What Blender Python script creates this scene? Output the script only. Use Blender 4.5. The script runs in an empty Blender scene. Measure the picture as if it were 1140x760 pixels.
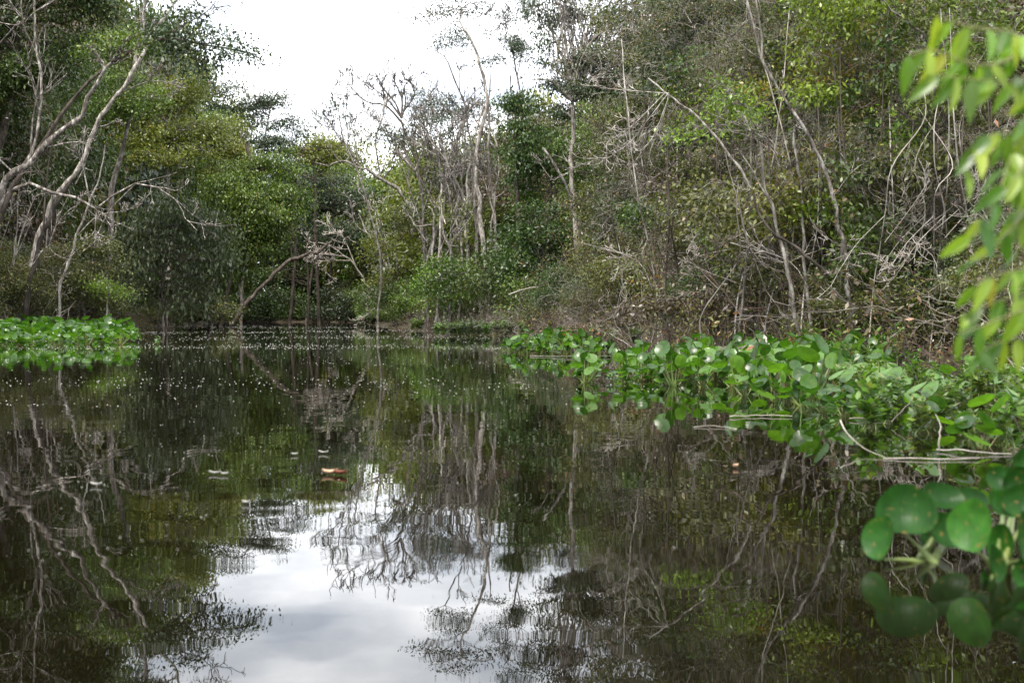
import bpy, math, random
import numpy as np
from mathutils import Vector
random.seed(7)
RNG = np.random.default_rng(11)
C = bpy.context.scene.collection
scene = bpy.context.scene
R = math.radians

# ------------------------------------------------------------------ camera geometry
F = 1376.0      # focal length in pixels of the 1140 wide photograph
HY = 353.0      # row of the horizon
CH = 0.65       # eye height above the water, sitting low in a canoe
def W(px, py, d):
    return np.array([(px-570.0)/F*d, d, CH+(HY-py)/F*d])
def PXW(px, X_or_d):
    return (px-570.0)/F*X_or_d

# ------------------------------------------------------------------ materials
def new_mat(name):
    m = bpy.data.materials.new(name); m.use_nodes = True
    nt = m.node_tree; nt.nodes.clear()
    return m, nt
def N(nt, t, **kw):
    n = nt.nodes.new(t)
    for k, v in kw.items():
        if k in n.inputs.keys() if isinstance(k, str) else False: n.inputs[k].default_value = v
        else: setattr(n, k, v)
    return n
def ramp(nt, stops):
    r = nt.nodes.new('ShaderNodeValToRGB'); e = r.color_ramp.elements
    while len(e) > 1: e.remove(e[-1])
    for i, (p, c) in enumerate(stops):
        el = e[0] if i == 0 else e.new(p)
        el.position = p; el.color = (c[0], c[1], c[2], 1)
    return r

def leaf_mat(name, stops, rough=.38, spec=.5, trans=.22, patch=.4, pscale=.6):
    m, nt = new_mat(name); L = nt.links
    at = N(nt, 'ShaderNodeAttribute', attribute_name='rnd')
    rp = ramp(nt, stops); L.new(at.outputs['Fac'], rp.inputs[0])
    # clumps of older and younger growth: real colour patches of the plant
    tc = N(nt, 'ShaderNodeTexCoord'); nz = N(nt, 'ShaderNodeTexNoise'); nz.inputs['Scale'].default_value = pscale
    nz.inputs['Detail'].default_value = 3
    L.new(tc.outputs['Object'], nz.inputs['Vector'])
    oi = N(nt, 'ShaderNodeObjectInfo')
    hs = N(nt, 'ShaderNodeHueSaturation')
    mr = N(nt, 'ShaderNodeMapRange'); mr.inputs[1].default_value = .3; mr.inputs[2].default_value = .7
    mr.inputs[3].default_value = 1-patch; mr.inputs[4].default_value = 1+patch
    L.new(nz.outputs['Fac'], mr.inputs[0]); L.new(mr.outputs[0], hs.inputs['Value'])
    mh = N(nt, 'ShaderNodeMapRange'); mh.inputs[3].default_value = .478; mh.inputs[4].default_value = .512
    L.new(oi.outputs['Random'], mh.inputs[0]); L.new(mh.outputs[0], hs.inputs['Hue'])
    L.new(rp.outputs[0], hs.inputs['Color'])
    p = N(nt, 'ShaderNodeBsdfPrincipled'); L.new(hs.outputs[0], p.inputs['Base Color'])
    p.inputs['Roughness'].default_value = rough; p.inputs['Specular IOR Level'].default_value = spec
    t = N(nt, 'ShaderNodeBsdfTranslucent')
    g = N(nt, 'ShaderNodeMix', data_type='RGBA', blend_type='MULTIPLY'); g.inputs[0].default_value = 1
    L.new(hs.outputs[0], g.inputs[6]); g.inputs[7].default_value = (1.6, 1.7, .7, 1)
    L.new(g.outputs[2], t.inputs[0])
    mx = N(nt, 'ShaderNodeMixShader'); mx.inputs[0].default_value = trans
    o = N(nt, 'ShaderNodeOutputMaterial')
    L.new(p.outputs[0], mx.inputs[1]); L.new(t.outputs[0], mx.inputs[2]); L.new(mx.outputs[0], o.inputs[0])
    return m

M = {}
def lm(k, a, b, c, odd=None, **kw):
    st = [(0, a), (.5, b), (.9, c)]
    if odd: st += [(.94, odd), (1, odd)]
    M[k] = leaf_mat('foliage_'+k, st, **kw)
lm('dark', (.015,.030,.008), (.035,.064,.013), (.085,.130,.024), (.14,.10,.05), rough=.42)
lm('evergreen', (.015,.026,.014), (.029,.045,.023), (.065,.090,.042), rough=.38, spec=.5)
lm('green', (.028,.056,.009), (.066,.114,.014), (.145,.21,.026), (.18,.12,.035), rough=.42)
lm('bright', (.06,.10,.014), (.115,.18,.022), (.22,.30,.04), trans=.34)
lm('yellow', (.05,.065,.015), (.11,.13,.024), (.20,.23,.04), (.24,.13,.035), trans=.3)
lm('olive', (.030,.038,.010), (.072,.084,.019), (.155,.17,.038), (.22,.12,.04), rough=.42)
lm('brown', (.045,.03,.022), (.09,.065,.04), (.15,.125,.065), (.24,.12,.06), trans=.15)
lm('orange', (.07,.085,.02), (.13,.14,.03), (.26,.2,.045), (.45,.17,.04), rough=.4, trans=.35)
lm('sage', (.026,.038,.020), (.055,.072,.036), (.105,.135,.065), rough=.42, spec=.4)
lm('silhouette', (0.018,0.031,0.016), (0.033,0.055,0.023), (0.058,0.085,0.034), rough=.4, trans=.15)  # backlit dark of leaves against the sky put into their colour

def bark_mat(name, a, b, c, scale=6, rough=.85):
    m, nt = new_mat(name); L = nt.links
    tc = N(nt, 'ShaderNodeTexCoord'); mp = N(nt, 'ShaderNodeMapping'); mp.inputs['Scale'].default_value = (1, 1, .35)
    nz = N(nt, 'ShaderNodeTexNoise'); nz.inputs['Scale'].default_value = scale; nz.inputs['Detail'].default_value = 6
    nz.inputs['Roughness'].default_value = .7
    L.new(tc.outputs['Object'], mp.inputs[0]); L.new(mp.outputs[0], nz.inputs['Vector'])
    rp = ramp(nt, [(.36, a), (.5, b), (.64, c)]); L.new(nz.outputs['Fac'], rp.inputs[0])
    oi = N(nt, 'ShaderNodeObjectInfo'); hs = N(nt, 'ShaderNodeHueSaturation')
    mr = N(nt, 'ShaderNodeMapRange'); mr.inputs[3].default_value = .7; mr.inputs[4].default_value = 1.25
    L.new(oi.outputs['Random'], mr.inputs[0]); L.new(mr.outputs[0], hs.inputs['Value']); L.new(rp.outputs[0], hs.inputs['Color'])
    p = N(nt, 'ShaderNodeBsdfPrincipled'); p.inputs['Roughness'].default_value = rough
    p.inputs['Specular IOR Level'].default_value = .25
    L.new(hs.outputs[0], p.inputs['Base Color'])
    bp = N(nt, 'ShaderNodeBump'); bp.inputs['Strength'].default_value = .6; bp.inputs['Distance'].default_value = .02
    L.new(nz.outputs['Fac'], bp.inputs['Height']); L.new(bp.outputs[0], p.inputs['Normal'])
    o = N(nt, 'ShaderNodeOutputMaterial'); L.new(p.outputs[0], o.inputs[0])
    return m
M['bark_pale'] = bark_mat('bark_pale_lichen', (.07,.058,.048), (.23,.205,.18), (.52,.49,.45), scale=10)
M['bark_grey'] = bark_mat('bark_grey', (.045,.038,.032), (.13,.115,.10), (.31,.29,.26), scale=9)
M['bark_dark'] = bark_mat('bark_dark', (.025,.02,.016), (.06,.048,.038), (.11,.09,.075))
M['bark_spot'] = bark_mat('bark_blotched', (.05,.042,.036), (.13,.11,.095), (.5,.47,.43), scale=9)
M['twig_pale'] = bark_mat('twig_pale', (.15,.125,.10), (.30,.265,.23), (.50,.465,.42), scale=3)
M['twig_brown'] = bark_mat('twig_brown', (.04,.025,.02), (.10,.065,.05), (.2,.15,.125), scale=3)
M['twig_grey'] = bark_mat('twig_grey', (.06,.05,.042), (.15,.13,.112), (.28,.255,.23), scale=3)

# round glossy leaves of the water hyacinth
def hyacinth_mat(name, a, b, c, rough=.22):
    m, nt = new_mat(name); L = nt.links
    at = N(nt, 'ShaderNodeAttribute', attribute_name='rnd')
    rp = ramp(nt, [(0, a), (.55, b), (.95, c), (1, (.2,.19,.05))]); L.new(at.outputs['Fac'], rp.inputs[0])
    tc = N(nt, 'ShaderNodeTexCoord'); nz = N(nt, 'ShaderNodeTexNoise'); nz.inputs['Scale'].default_value = 28
    L.new(tc.outputs['Object'], nz.inputs['Vector'])
    hs = N(nt, 'ShaderNodeHueSaturation'); L.new(rp.outputs[0], hs.inputs['Color'])
    mr = N(nt, 'ShaderNodeMapRange'); mr.inputs[1].default_value = .3; mr.inputs[2].default_value = .7
    mr.inputs[3].default_value = .75; mr.inputs[4].default_value = 1.25
    L.new(nz.outputs['Fac'], mr.inputs[0]); L.new(mr.outputs[0], hs.inputs['Value'])
    n2 = N(nt, 'ShaderNodeTexNoise'); n2.inputs['Scale'].default_value = 55; n2.inputs['Detail'].default_value = 4; L.new(tc.outputs['Object'], n2.inputs['Vector'])
    sr = ramp(nt, [(.62, (0,0,0)), (.68, (1,1,1))]); L.new(n2.outputs['Fac'], sr.inputs[0])
    sm = N(nt, 'ShaderNodeMix', data_type='RGBA'); L.new(sr.outputs[0], sm.inputs[0]); L.new(hs.outputs[0], sm.inputs[6]); sm.inputs[7].default_value = (.13,.09,.025,1)
    p = N(nt, 'ShaderNodeBsdfPrincipled'); L.new(sm.outputs[2], p.inputs['Base Color'])
    p.inputs['Roughness'].default_value = rough; p.inputs['Specular IOR Level'].default_value = .55
    bp = N(nt, 'ShaderNodeBump'); bp.inputs['Strength'].default_value = .25; bp.inputs['Distance'].default_value = .01
    L.new(nz.outputs['Fac'], bp.inputs['Height']); L.new(bp.outputs[0], p.inputs['Normal'])
    t = N(nt, 'ShaderNodeBsdfTranslucent')
    g = N(nt, 'ShaderNodeMix', data_type='RGBA', blend_type='MULTIPLY'); g.inputs[0].default_value = 1
    L.new(hs.outputs[0], g.inputs[6]); g.inputs[7].default_value = (1.7, 1.8, .5, 1); L.new(g.outputs[2], t.inputs[0])
    mx = N(nt, 'ShaderNodeMixShader'); mx.inputs[0].default_value = .35
    o = N(nt, 'ShaderNodeOutputMaterial')
    L.new(p.outputs[0], mx.inputs[1]); L.new(t.outputs[0], mx.inputs[2]); L.new(mx.outputs[0], o.inputs[0])
    return m
M['hyacinth'] = hyacinth_mat('hyacinth_blade', (.016,.050,.006), (.038,.104,.011), (.09,.19,.022), rough=.34)
M['hyacinth_shade'] = hyacinth_mat('hyacinth_shade_green', (.008,.038,.004), (.016,.07,.006), (.045,.15,.02), rough=.45)  # darker copy of the blade green: dimmer light on near leaves put into colour
ntv = M['hyacinth_shade'].node_tree; LV_ = ntv.links
va = N(ntv, 'ShaderNodeAttribute', attribute_name='vein'); vm = N(ntv, 'ShaderNodeMath', operation='MULTIPLY'); vm.inputs[1].default_value = 34
vs = N(ntv, 'ShaderNodeMath', operation='SINE'); LV_.new(va.outputs['Fac'], vm.inputs[0]); LV_.new(vm.outputs[0], vs.inputs[0])
bpn = [n_ for n_ in ntv.nodes if n_.type == 'BUMP'][0]; prn = [n_ for n_ in ntv.nodes if n_.type == 'BSDF_PRINCIPLED'][0]; prn.inputs['Specular IOR Level'].default_value = .18; [n_ for n_ in ntv.nodes if n_.type == 'MIX_SHADER'][0].inputs[0].default_value = .16
b2 = N(ntv, 'ShaderNodeBump'); b2.inputs['Strength'].default_value = .14; b2.inputs['Distance'].default_value = .0012
LV_.new(vs.outputs[0], b2.inputs['Height']); LV_.new(bpn.outputs[0], b2.inputs['Normal']); LV_.new(b2.outputs[0], prn.inputs['Normal'])
M['hyacinth_stem'] = leaf_mat('hyacinth_stem', [(0, (.10,.15,.03)), (.7, (.15,.2,.05)), (1, (.16,.1,.05))], trans=.1)
M['fresh'] = leaf_mat('fresh_leaf', [(0, (.04,.10,.01)), (.5, (.11,.22,.018)), (.95, (.24,.34,.035)), (1, (.3,.24,.05))], rough=.35, trans=.42, patch=.2)
M['lance'] = leaf_mat('lance_leaf', [(0, (.03,.07,.012)), (.5, (.065,.135,.02)), (.9, (.13,.22,.035)), (1, (.2,.15,.06))], rough=.3, spec=.7, trans=.3, patch=.3)

def plain(name, col, rough=.8, spec=.3):
    m, nt = new_mat(name); L = nt.links
    tc = N(nt, 'ShaderNodeTexCoord'); nz = N(nt, 'ShaderNodeTexNoise'); nz.inputs['Scale'].default_value = 20
    L.new(tc.outputs['Object'], nz.inputs['Vector'])
    rp = ramp(nt, [(.3, [c*.75 for c in col]), (.7, [min(1, c*1.2) for c in col])]); L.new(nz.outputs['Fac'], rp.inputs[0])
    p = N(nt, 'ShaderNodeBsdfPrincipled'); L.new(rp.outputs[0], p.inputs['Base Color'])
    p.inputs['Roughness'].default_value = rough; p.inputs['Specular IOR Level'].default_value = spec
    o = N(nt, 'ShaderNodeOutputMaterial'); L.new(p.outputs[0], o.inputs[0])
    return m
M['petal'] = plain('pale_petal', (.42,.41,.37), .6)
M['dry_leaf'] = plain('dry_leaf', (.6,.38,.24), .6)
M['dry_leaf_dark'] = plain('dry_leaf_dark', (.16,.05,.025), .6)

# water: still, tea dark, mirror like, with faint patches of ripple
def water_mat():
    m, nt = new_mat('river_water'); L = nt.links
    p = N(nt, 'ShaderNodeBsdfPrincipled'); p.inputs['Base Color'].default_value = (.0035,.0028,.0012,1)
    p.inputs['Roughness'].default_value = .0; p.inputs['IOR'].default_value = 1.45
    tc = N(nt, 'ShaderNodeTexCoord')
    n1 = N(nt, 'ShaderNodeTexNoise'); n1.inputs['Scale'].default_value = 2.2; n1.inputs['Detail'].default_value = 2
    n2 = N(nt, 'ShaderNodeTexNoise'); n2.inputs['Scale'].default_value = 9; n2.inputs['Detail'].default_value = 3
    L.new(tc.outputs['Object'], n1.inputs['Vector']); L.new(tc.outputs['Object'], n2.inputs['Vector'])
    # wind patches
    mp = N(nt, 'ShaderNodeMapping'); mp.inputs['Scale'].default_value = (.25, .9, 1); mp.inputs['Location'].default_value = (.3, .2, 0)
    n3 = N(nt, 'ShaderNodeTexNoise'); n3.inputs['Scale'].default_value = .9; n3.inputs['Detail'].default_value = 3
    L.new(tc.outputs['Object'], mp.inputs[0]); L.new(mp.outputs[0], n3.inputs['Vector'])
    mr = N(nt, 'ShaderNodeMapRange'); mr.inputs[1].default_value = .5; mr.inputs[2].default_value = .68
    mr.inputs[3].default_value = .05; mr.inputs[4].default_value = 1
    L.new(n3.outputs['Fac'], mr.inputs[0])
    mu = N(nt, 'ShaderNodeMath', operation='MULTIPLY'); L.new(n2.outputs['Fac'], mu.inputs[0]); L.new(mr.outputs[0], mu.inputs[1])
    m2 = N(nt, 'ShaderNodeMath', operation='MULTIPLY'); m2.inputs[1].default_value = .3; L.new(mu.outputs[0], m2.inputs[0])
    ad = N(nt, 'ShaderNodeMath', operation='ADD'); L.new(n1.outputs['Fac'], ad.inputs[0]); L.new(m2.outputs[0], ad.inputs[1])
    bp = N(nt, 'ShaderNodeBump'); bp.inputs['Strength'].default_value = 1; bp.inputs['Distance'].default_value = .0013
    L.new(ad.outputs[0], bp.inputs['Height']); L.new(bp.outputs[0], p.inputs['Normal'])
    o = N(nt, 'ShaderNodeOutputMaterial'); L.new(p.outputs[0], o.inputs[0])
    return m
M['water'] = water_mat()
def ground_mat():
    m, nt = new_mat('forest_floor'); L = nt.links
    tc = N(nt, 'ShaderNodeTexCoord'); nz = N(nt, 'ShaderNodeTexNoise'); nz.inputs['Scale'].default_value = 1.5
    nz.inputs['Detail'].default_value = 8
    L.new(tc.outputs['Object'], nz.inputs['Vector'])
    rp = ramp(nt, [(.3, (.02,.014,.009)), (.5, (.05,.036,.022)), (.7, (.05,.055,.02))]); L.new(nz.outputs['Fac'], rp.inputs[0])
    p = N(nt, 'ShaderNodeBsdfPrincipled'); p.inputs['Roughness'].default_value = .9
    L.new(rp.outputs[0], p.inputs['Base Color'])
    bp = N(nt, 'ShaderNodeBump'); bp.inputs['Distance'].default_value = .1; L.new(nz.outputs['Fac'], bp.inputs['Height'])
    L.new(bp.outputs[0], p.inputs['Normal'])
    o = N(nt, 'ShaderNodeOutputMaterial'); L.new(p.outputs[0], o.inputs[0])
    return m
M['ground'] = ground_mat()

# ------------------------------------------------------------------ mesh helpers
def make_mesh(name, V, Q, mat, rnd=None, smooth=False):
    V = np.asarray(V, np.float32); Q = np.asarray(Q, np.int32)
    me = bpy.data.meshes.new(name)
    n = len(Q); k = Q.shape[1] if n else 4
    me.vertices.add(len(V)); me.vertices.foreach_set('co', V.ravel())
    me.loops.add(n*k); me.loops.foreach_set('vertex_index', Q.ravel())
    me.polygons.add(n); me.polygons.foreach_set('loop_start', np.arange(n, dtype=np.int32)*k)
    if smooth: me.polygons.foreach_set('use_smooth', np.ones(n, bool))
    me.update(calc_edges=True)
    if rnd is not None:
        a = me.attributes.new('rnd', 'FLOAT', 'FACE'); a.data.foreach_set('value', np.asarray(rnd, np.float32))
    me.materials.append(mat)
    return me
def link(name, me, parent=None, loc=(0,0,0)):
    o = bpy.data.objects.new(name, me); C.objects.link(o); o.location = loc
    if parent is not None: o.parent = parent
    return o
def thing(name, label, cat, loc=(0,0,0), group=None):
    o = bpy.data.objects.new(name, None); C.objects.link(o); o.location = [float(v) for v in loc]
    o.empty_display_size = .2
    o['label'] = label; o['category'] = cat
    if group: o['group'] = group
    return o
def tag(o, label, cat, group=None):
    o['label'] = label; o['category'] = cat
    if group: o['group'] = group
    return o
def norm(v):
    return v/np.maximum(np.linalg.norm(v, axis=-1, keepdims=True), 1e-9)
def unit(n): return norm(RNG.normal(size=(n, 3)))

def tubes(P, Rr, s=4):
    """P (N,K,3) polylines, Rr (N,K) radii -> verts, quads"""
    P = np.asarray(P, float); Rr = np.asarray(Rr, float)
    n, K, _ = P.shape
    T = np.gradient(P, axis=1); T = norm(T)
    ref = np.where(np.abs(T[:, :1, 2:3]) > .8, np.array([[[1., .2, 0]]]), np.array([[[0, 0, 1.]]]))
    ref = np.broadcast_to(ref, T.shape)
    A = norm(np.cross(T, ref)); B = np.cross(T, A)
    an = np.arange(s)/s*2*math.pi
    V = P[:, :, None] + Rr[:, :, None, None]*(A[:, :, None]*np.cos(an)[None, None, :, None] + B[:, :, None]*np.sin(an)[None, None, :, None])
    V = V.reshape(-1, 3)
    i = np.arange(n)[:, None, None]*K*s + np.arange(K-1)[None, :, None]*s
    j = np.arange(s)[None, None, :]; j2 = (j+1) % s
    Q = np.stack([i+j, i+j2, i+s+j2, i+s+j], -1).reshape(-1, 4)
    return V, Q
def merge(parts):
    Vs, Qs, o = [], [], 0
    for V, Q in parts:
        if len(V) == 0: continue
        Vs.append(V); Qs.append(Q+o); o += len(V)
    return np.concatenate(Vs), np.concatenate(Qs)
def smooth_line(pts, K):
    """Catmull-Rom resample of control points to K points"""
    P = np.asarray(pts, float)
    if len(P) == 2: 
        t = np.linspace(0, 1, K)[:, None]; return P[0]*(1-t)+P[1]*t
    Pp = np.vstack([2*P[0]-P[1], P, 2*P[-1]-P[-2]])
    seg = np.linalg.norm(np.diff(P, axis=0), axis=1); cum = np.r_[0, np.cumsum(seg)]
    out = []
    for t in np.linspace(0, cum[-1]*.99999, K):
        i = min(np.searchsorted(cum, t, side='right')-1, len(P)-2); u = (t-cum[i])/max(seg[i], 1e-9)
        p0, p1, p2, p3 = Pp[i], Pp[i+1], Pp[i+2], Pp[i+3]
        out.append(.5*((2*p1)+(-p0+p2)*u+(2*p0-5*p1+4*p2-p3)*u*u+(-p0+3*p1-3*p2+p3)*u**3))
    return np.array(out)
def wiggle(line, amp):
    K = len(line); n = RNG.normal(size=(K, 3))*amp
    n[0] = 0
    k = np.array([.25, .5, .25])
    for a in range(3): n[:, a] = np.convolve(np.pad(n[:, a], 1, mode='edge'), k, 'valid')
    return line+n
def leaf_quads(Pb, D, Nn, L, Wd):
    S = norm(np.cross(D, Nn)); L = L[:, None]; Wd = Wd[:, None]
    a = Pb; b = Pb+D*L*.45+S*Wd*.5; c = Pb+D*L; d = Pb+D*L*.45-S*Wd*.5
    V = np.stack([a, b, c, d], 1).reshape(-1, 3)
    return V, np.arange(len(V)).reshape(-1, 4)

def branch_curves(A, B, K=5, arc=.15, jit=.06):
    """curved twigs from A(N,3) to B(N,3)"""
    t = np.linspace(0, 1, K)[None, :, None]
    d = B-A; ln = np.linalg.norm(d, axis=1)[:, None, None]
    P = A[:, None]*(1-t)+B[:, None]*t
    bow = RNG.normal(size=(len(A), 1, 3))*.5; bow[:, :, 2] += .6
    P = P + bow*ln*arc*np.sin(t*math.pi)
    P[:, 1:-1] += RNG.normal(size=(len(A), K-2, 3))*ln*jit
    return P

def crown(lobes, trunk, rt, leafL, leafW, LAI, droop=.35, per=14, rc=None, shell=.5, twig_r=None, limb_r=None, nsub=9, sprig=1.0):
    """lobes [(center, (rx,ry,rz))]. returns leaf (V,Q,rnd) and branch (V,Q)"""
    br = []; LV, LQ, LR = [], [], []; off = 0
    zt = trunk[:, 2]
    if len(lobes) > 14: nsub = max(4, nsub//2)
    for (c, r) in lobes:
        c = np.array(c, float); r = np.array(r, float)
        area = math.pi*r[0]*r[2]
        n = int(area*LAI*1.55/(leafL*leafW*.5)); ncl = max(6, n//per)
        # clusters
        u = unit(ncl); rad = RNG.random(ncl)**(1/3.)
        rad = rad*(1-shell)+np.clip(RNG.normal(.86, .14, ncl), .3, 1.12)*shell
        lump = 1+.22*np.sin(u[:, 0]*5+c[0]*3)*np.cos(u[:, 2]*6+c[1])+.12*np.sin(u[:, 1]*11)
        X = c+u*r*(rad*lump)[:, None]
        lam = min(5.5/r.mean()+1.2/leafL*.25, 9/r.mean()); ph = RNG.random(3)*6
        gq = np.sin(X[:, 0]*lam+ph[0])*np.cos(X[:, 1]*lam+ph[1])+np.sin(X[:, 2]*lam*1.5+ph[2])*np.cos(X[:, 0]*lam*1.2)
        X = X[(gq > -.22) | (RNG.random(ncl) < .12)]; ncl = len(X)
        # limb
        dist = np.linalg.norm(trunk-c, axis=1)+np.maximum(0, zt-c[2]+r[2]*.4)*1.2
        k = int(np.argmin(dist)); a = trunk[k]
        limb = branch_curves(a[None], c[None], K=9, arc=.14, jit=.025)[0]
        lr = limb_r or max(rt[k]*.6, .012)
        br.append(tubes(limb[None], np.linspace(min(lr, rt[k]*.9), lr*.4, 9)[None], 6))
        us = unit(nsub); S = c+us*r*(.45+.4*RNG.random((nsub, 1)))
        st = limb[RNG.integers(3, 9, nsub)]
        sub = branch_curves(st, S, K=7, arc=.12, jit=.05)
        br.append(tubes(sub, np.linspace(lr*.42, lr*.14, 7)[None].repeat(nsub, 0), 4))
        nodes = np.vstack([limb[3:], sub[:, 2:].reshape(-1, 3)])
        near = np.argmin(((X[:, None]-nodes[None])**2).sum(-1), axis=1)
        keep = RNG.random(ncl) < sprig
        tw = branch_curves(nodes[near][keep], X[keep], K=4, arc=.12, jit=.08)
        trd = (twig_r or lr*.12)
        br.append(tubes(tw, np.linspace(trd, trd*.35, 4)[None].repeat(len(tw), 0), 3))
        # leaves
        rcl = rc or leafL*1.9
        Pb = np.repeat(X, per, 0)+RNG.normal(size=(ncl*per, 3))*rcl*np.array([1.15, 1.15, .5])
        out = norm(np.repeat(X-c, per, 0)+RNG.normal(size=(ncl*per, 3))*.3)
        D = RNG.normal(size=(ncl*per, 3))*.75+out*.5; D[:, 2] -= droop*1.6; D = norm(D)
        sc = RNG.uniform(.65, 1.25, ncl*per)
        Nn = unit(ncl*per); Nn[:, 2] += .8
        V, Q = leaf_quads(Pb, D, Nn, leafL*sc, leafW*sc)
        rn = np.clip(np.repeat(RNG.random(ncl), per)*.5+RNG.random(ncl*per)*.5, 0, 1)
        LV.append(V); LQ.append(Q+off); LR.append(rn); off += len(V)
    return (np.concatenate(LV), np.concatenate(LQ), np.concatenate(LR)), merge(br)

def grow(start, dirv, length, rad, level, out, maxl=4, spread=.7, up=.15, kids=(3, 5), shrink=.62, wob=.12, K=7):
    P = [np.array(start, float)]; d = norm(np.array(dirv, float))
    for i in range(K-1):
        d = norm(d+RNG.normal(size=3)*wob+np.array([0, 0, up*.25])); P.append(P[-1]+d*length/(K-1))
    P = np.array(P); out.append((P, np.linspace(rad, rad*.45, K)))
    if level >= maxl: return
    for j in range(RNG.integers(kids[0], kids[1]+1)):
        k = RNG.integers(2, K); dd = norm(P[min(k, K-1)]-P[k-1])
        nd = norm(dd+RNG.normal(size=3)*spread+np.array([0, 0, up]))
        grow(P[k], nd, length*shrink*RNG.uniform(.6, 1.15), rad*(1-.55*k/K)*.62, level+1, out, maxl, spread, up, kids, shrink, wob, K)
def tubes_of(lst, s=5, rmin=.002):
    K = len(lst[0][0])
    P = np.array([a for a, _ in lst]); Rr = np.maximum(np.array([b for _, b in lst]), rmin)
    big = Rr[:, 0] > np.percentile(Rr[:, 0], 80)
    r = []
    if big.any(): r.append(tubes(P[big], Rr[big], s+2))
    if (~big).any(): r.append(tubes(P[~big], Rr[~big], 3))
    return merge(r)

# ------------------------------------------------------------------ the river and its banks
RIGHT = [(4.5,-70),(3.8,-10),(3.6,0),(3.9,5),(4.9,9),(5.6,13),(4.9,17),(4.1,19.5),(3.0,24),(2.4,30),(1.9,37),(-.4,50),(-4.4,64),(-11,100),(-17,140),(-24,162)]
LEFT = [(-33,165),(-36,150),(-31,130),(-27.5,110),(-24.5,81),(-21,65),(-18.4,50),(-16.4,39),(-15.5,28),(-15,15),(-15,0),(-15,-70)]
POLY = np.array(RIGHT+LEFT, float)
def sdist(X, Y):
    """signed distance to the channel, positive on land"""
    x = X.ravel(); y = Y.ravel(); d = np.full(x.shape, 1e9); ins = np.zeros(x.shape, bool)
    n = len(POLY)
    for i in range(n):
        a = POLY[i]; b = POLY[(i+1) % n]; ab = b-a
        t = np.clip(((x-a[0])*ab[0]+(y-a[1])*ab[1])/(ab@ab), 0, 1)
        d = np.minimum(d, np.hypot(x-a[0]-t*ab[0], y-a[1]-t*ab[1]))
        c = ((a[1] > y) != (b[1] > y)) & (x < (b[0]-a[0])*(y-a[1])/(b[1]-a[1]+1e-12)+a[0])
        ins ^= c
    return np.where(ins, -d, d).reshape(X.shape)
def gz(x, y):
    X = np.atleast_1d(np.array(x, float)); Y = np.atleast_1d(np.array(y, float))
    s = sdist(X, Y)
    h = np.where(s < 0, np.maximum(-.9, s*.45), .55*(1-np.exp(-s/1.2))+np.clip(s, 0, 60)*.035)
    h = h+(np.sin(X*1.1+Y*.4)*np.cos(Y*.9-X*.3)*.09+np.sin(X*2.7)*np.sin(Y*2.3)*.04)*np.clip(s*.6+.5, 0, 1) - .03
    return h
gx = np.r_[-4000, -1200, -500, -250, np.arange(-140, 100.1, 1.25), 200, 500, 1200, 4000]
gy = np.r_[-3000, -900, -300, np.arange(-80, 240.1, 1.6), 300, 500, 1200, 5000]
GX, GY = np.meshgrid(gx, gy)
GZ = gz(GX, GY)
V = np.stack([GX, GY, GZ], -1).reshape(-1, 3)
ny, nx = GX.shape; i = (np.arange(ny-1)[:, None]*nx+np.arange(nx-1)[None]).reshape(-1, 1)
Q = np.hstack([i, i+1, i+nx+1, i+nx])
g = link('ground', make_mesh('ground', V, Q, M['ground'], smooth=True)); g['kind'] = 'structure'
wx = np.linspace(-60, 40, 41); wy = np.linspace(-75, 180, 61)
WX, WY = np.meshgrid(wx, wy); V = np.stack([WX, WY, WX*0], -1).reshape(-1, 3)
ny, nx = WX.shape; i = (np.arange(ny-1)[:, None]*nx+np.arange(nx-1)[None]).reshape(-1, 1)
Q = np.hstack([i, i+1, i+nx+1, i+nx])
w = link('water', make_mesh('water', V, Q, M['water'])); w['kind'] = 'structure'

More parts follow.
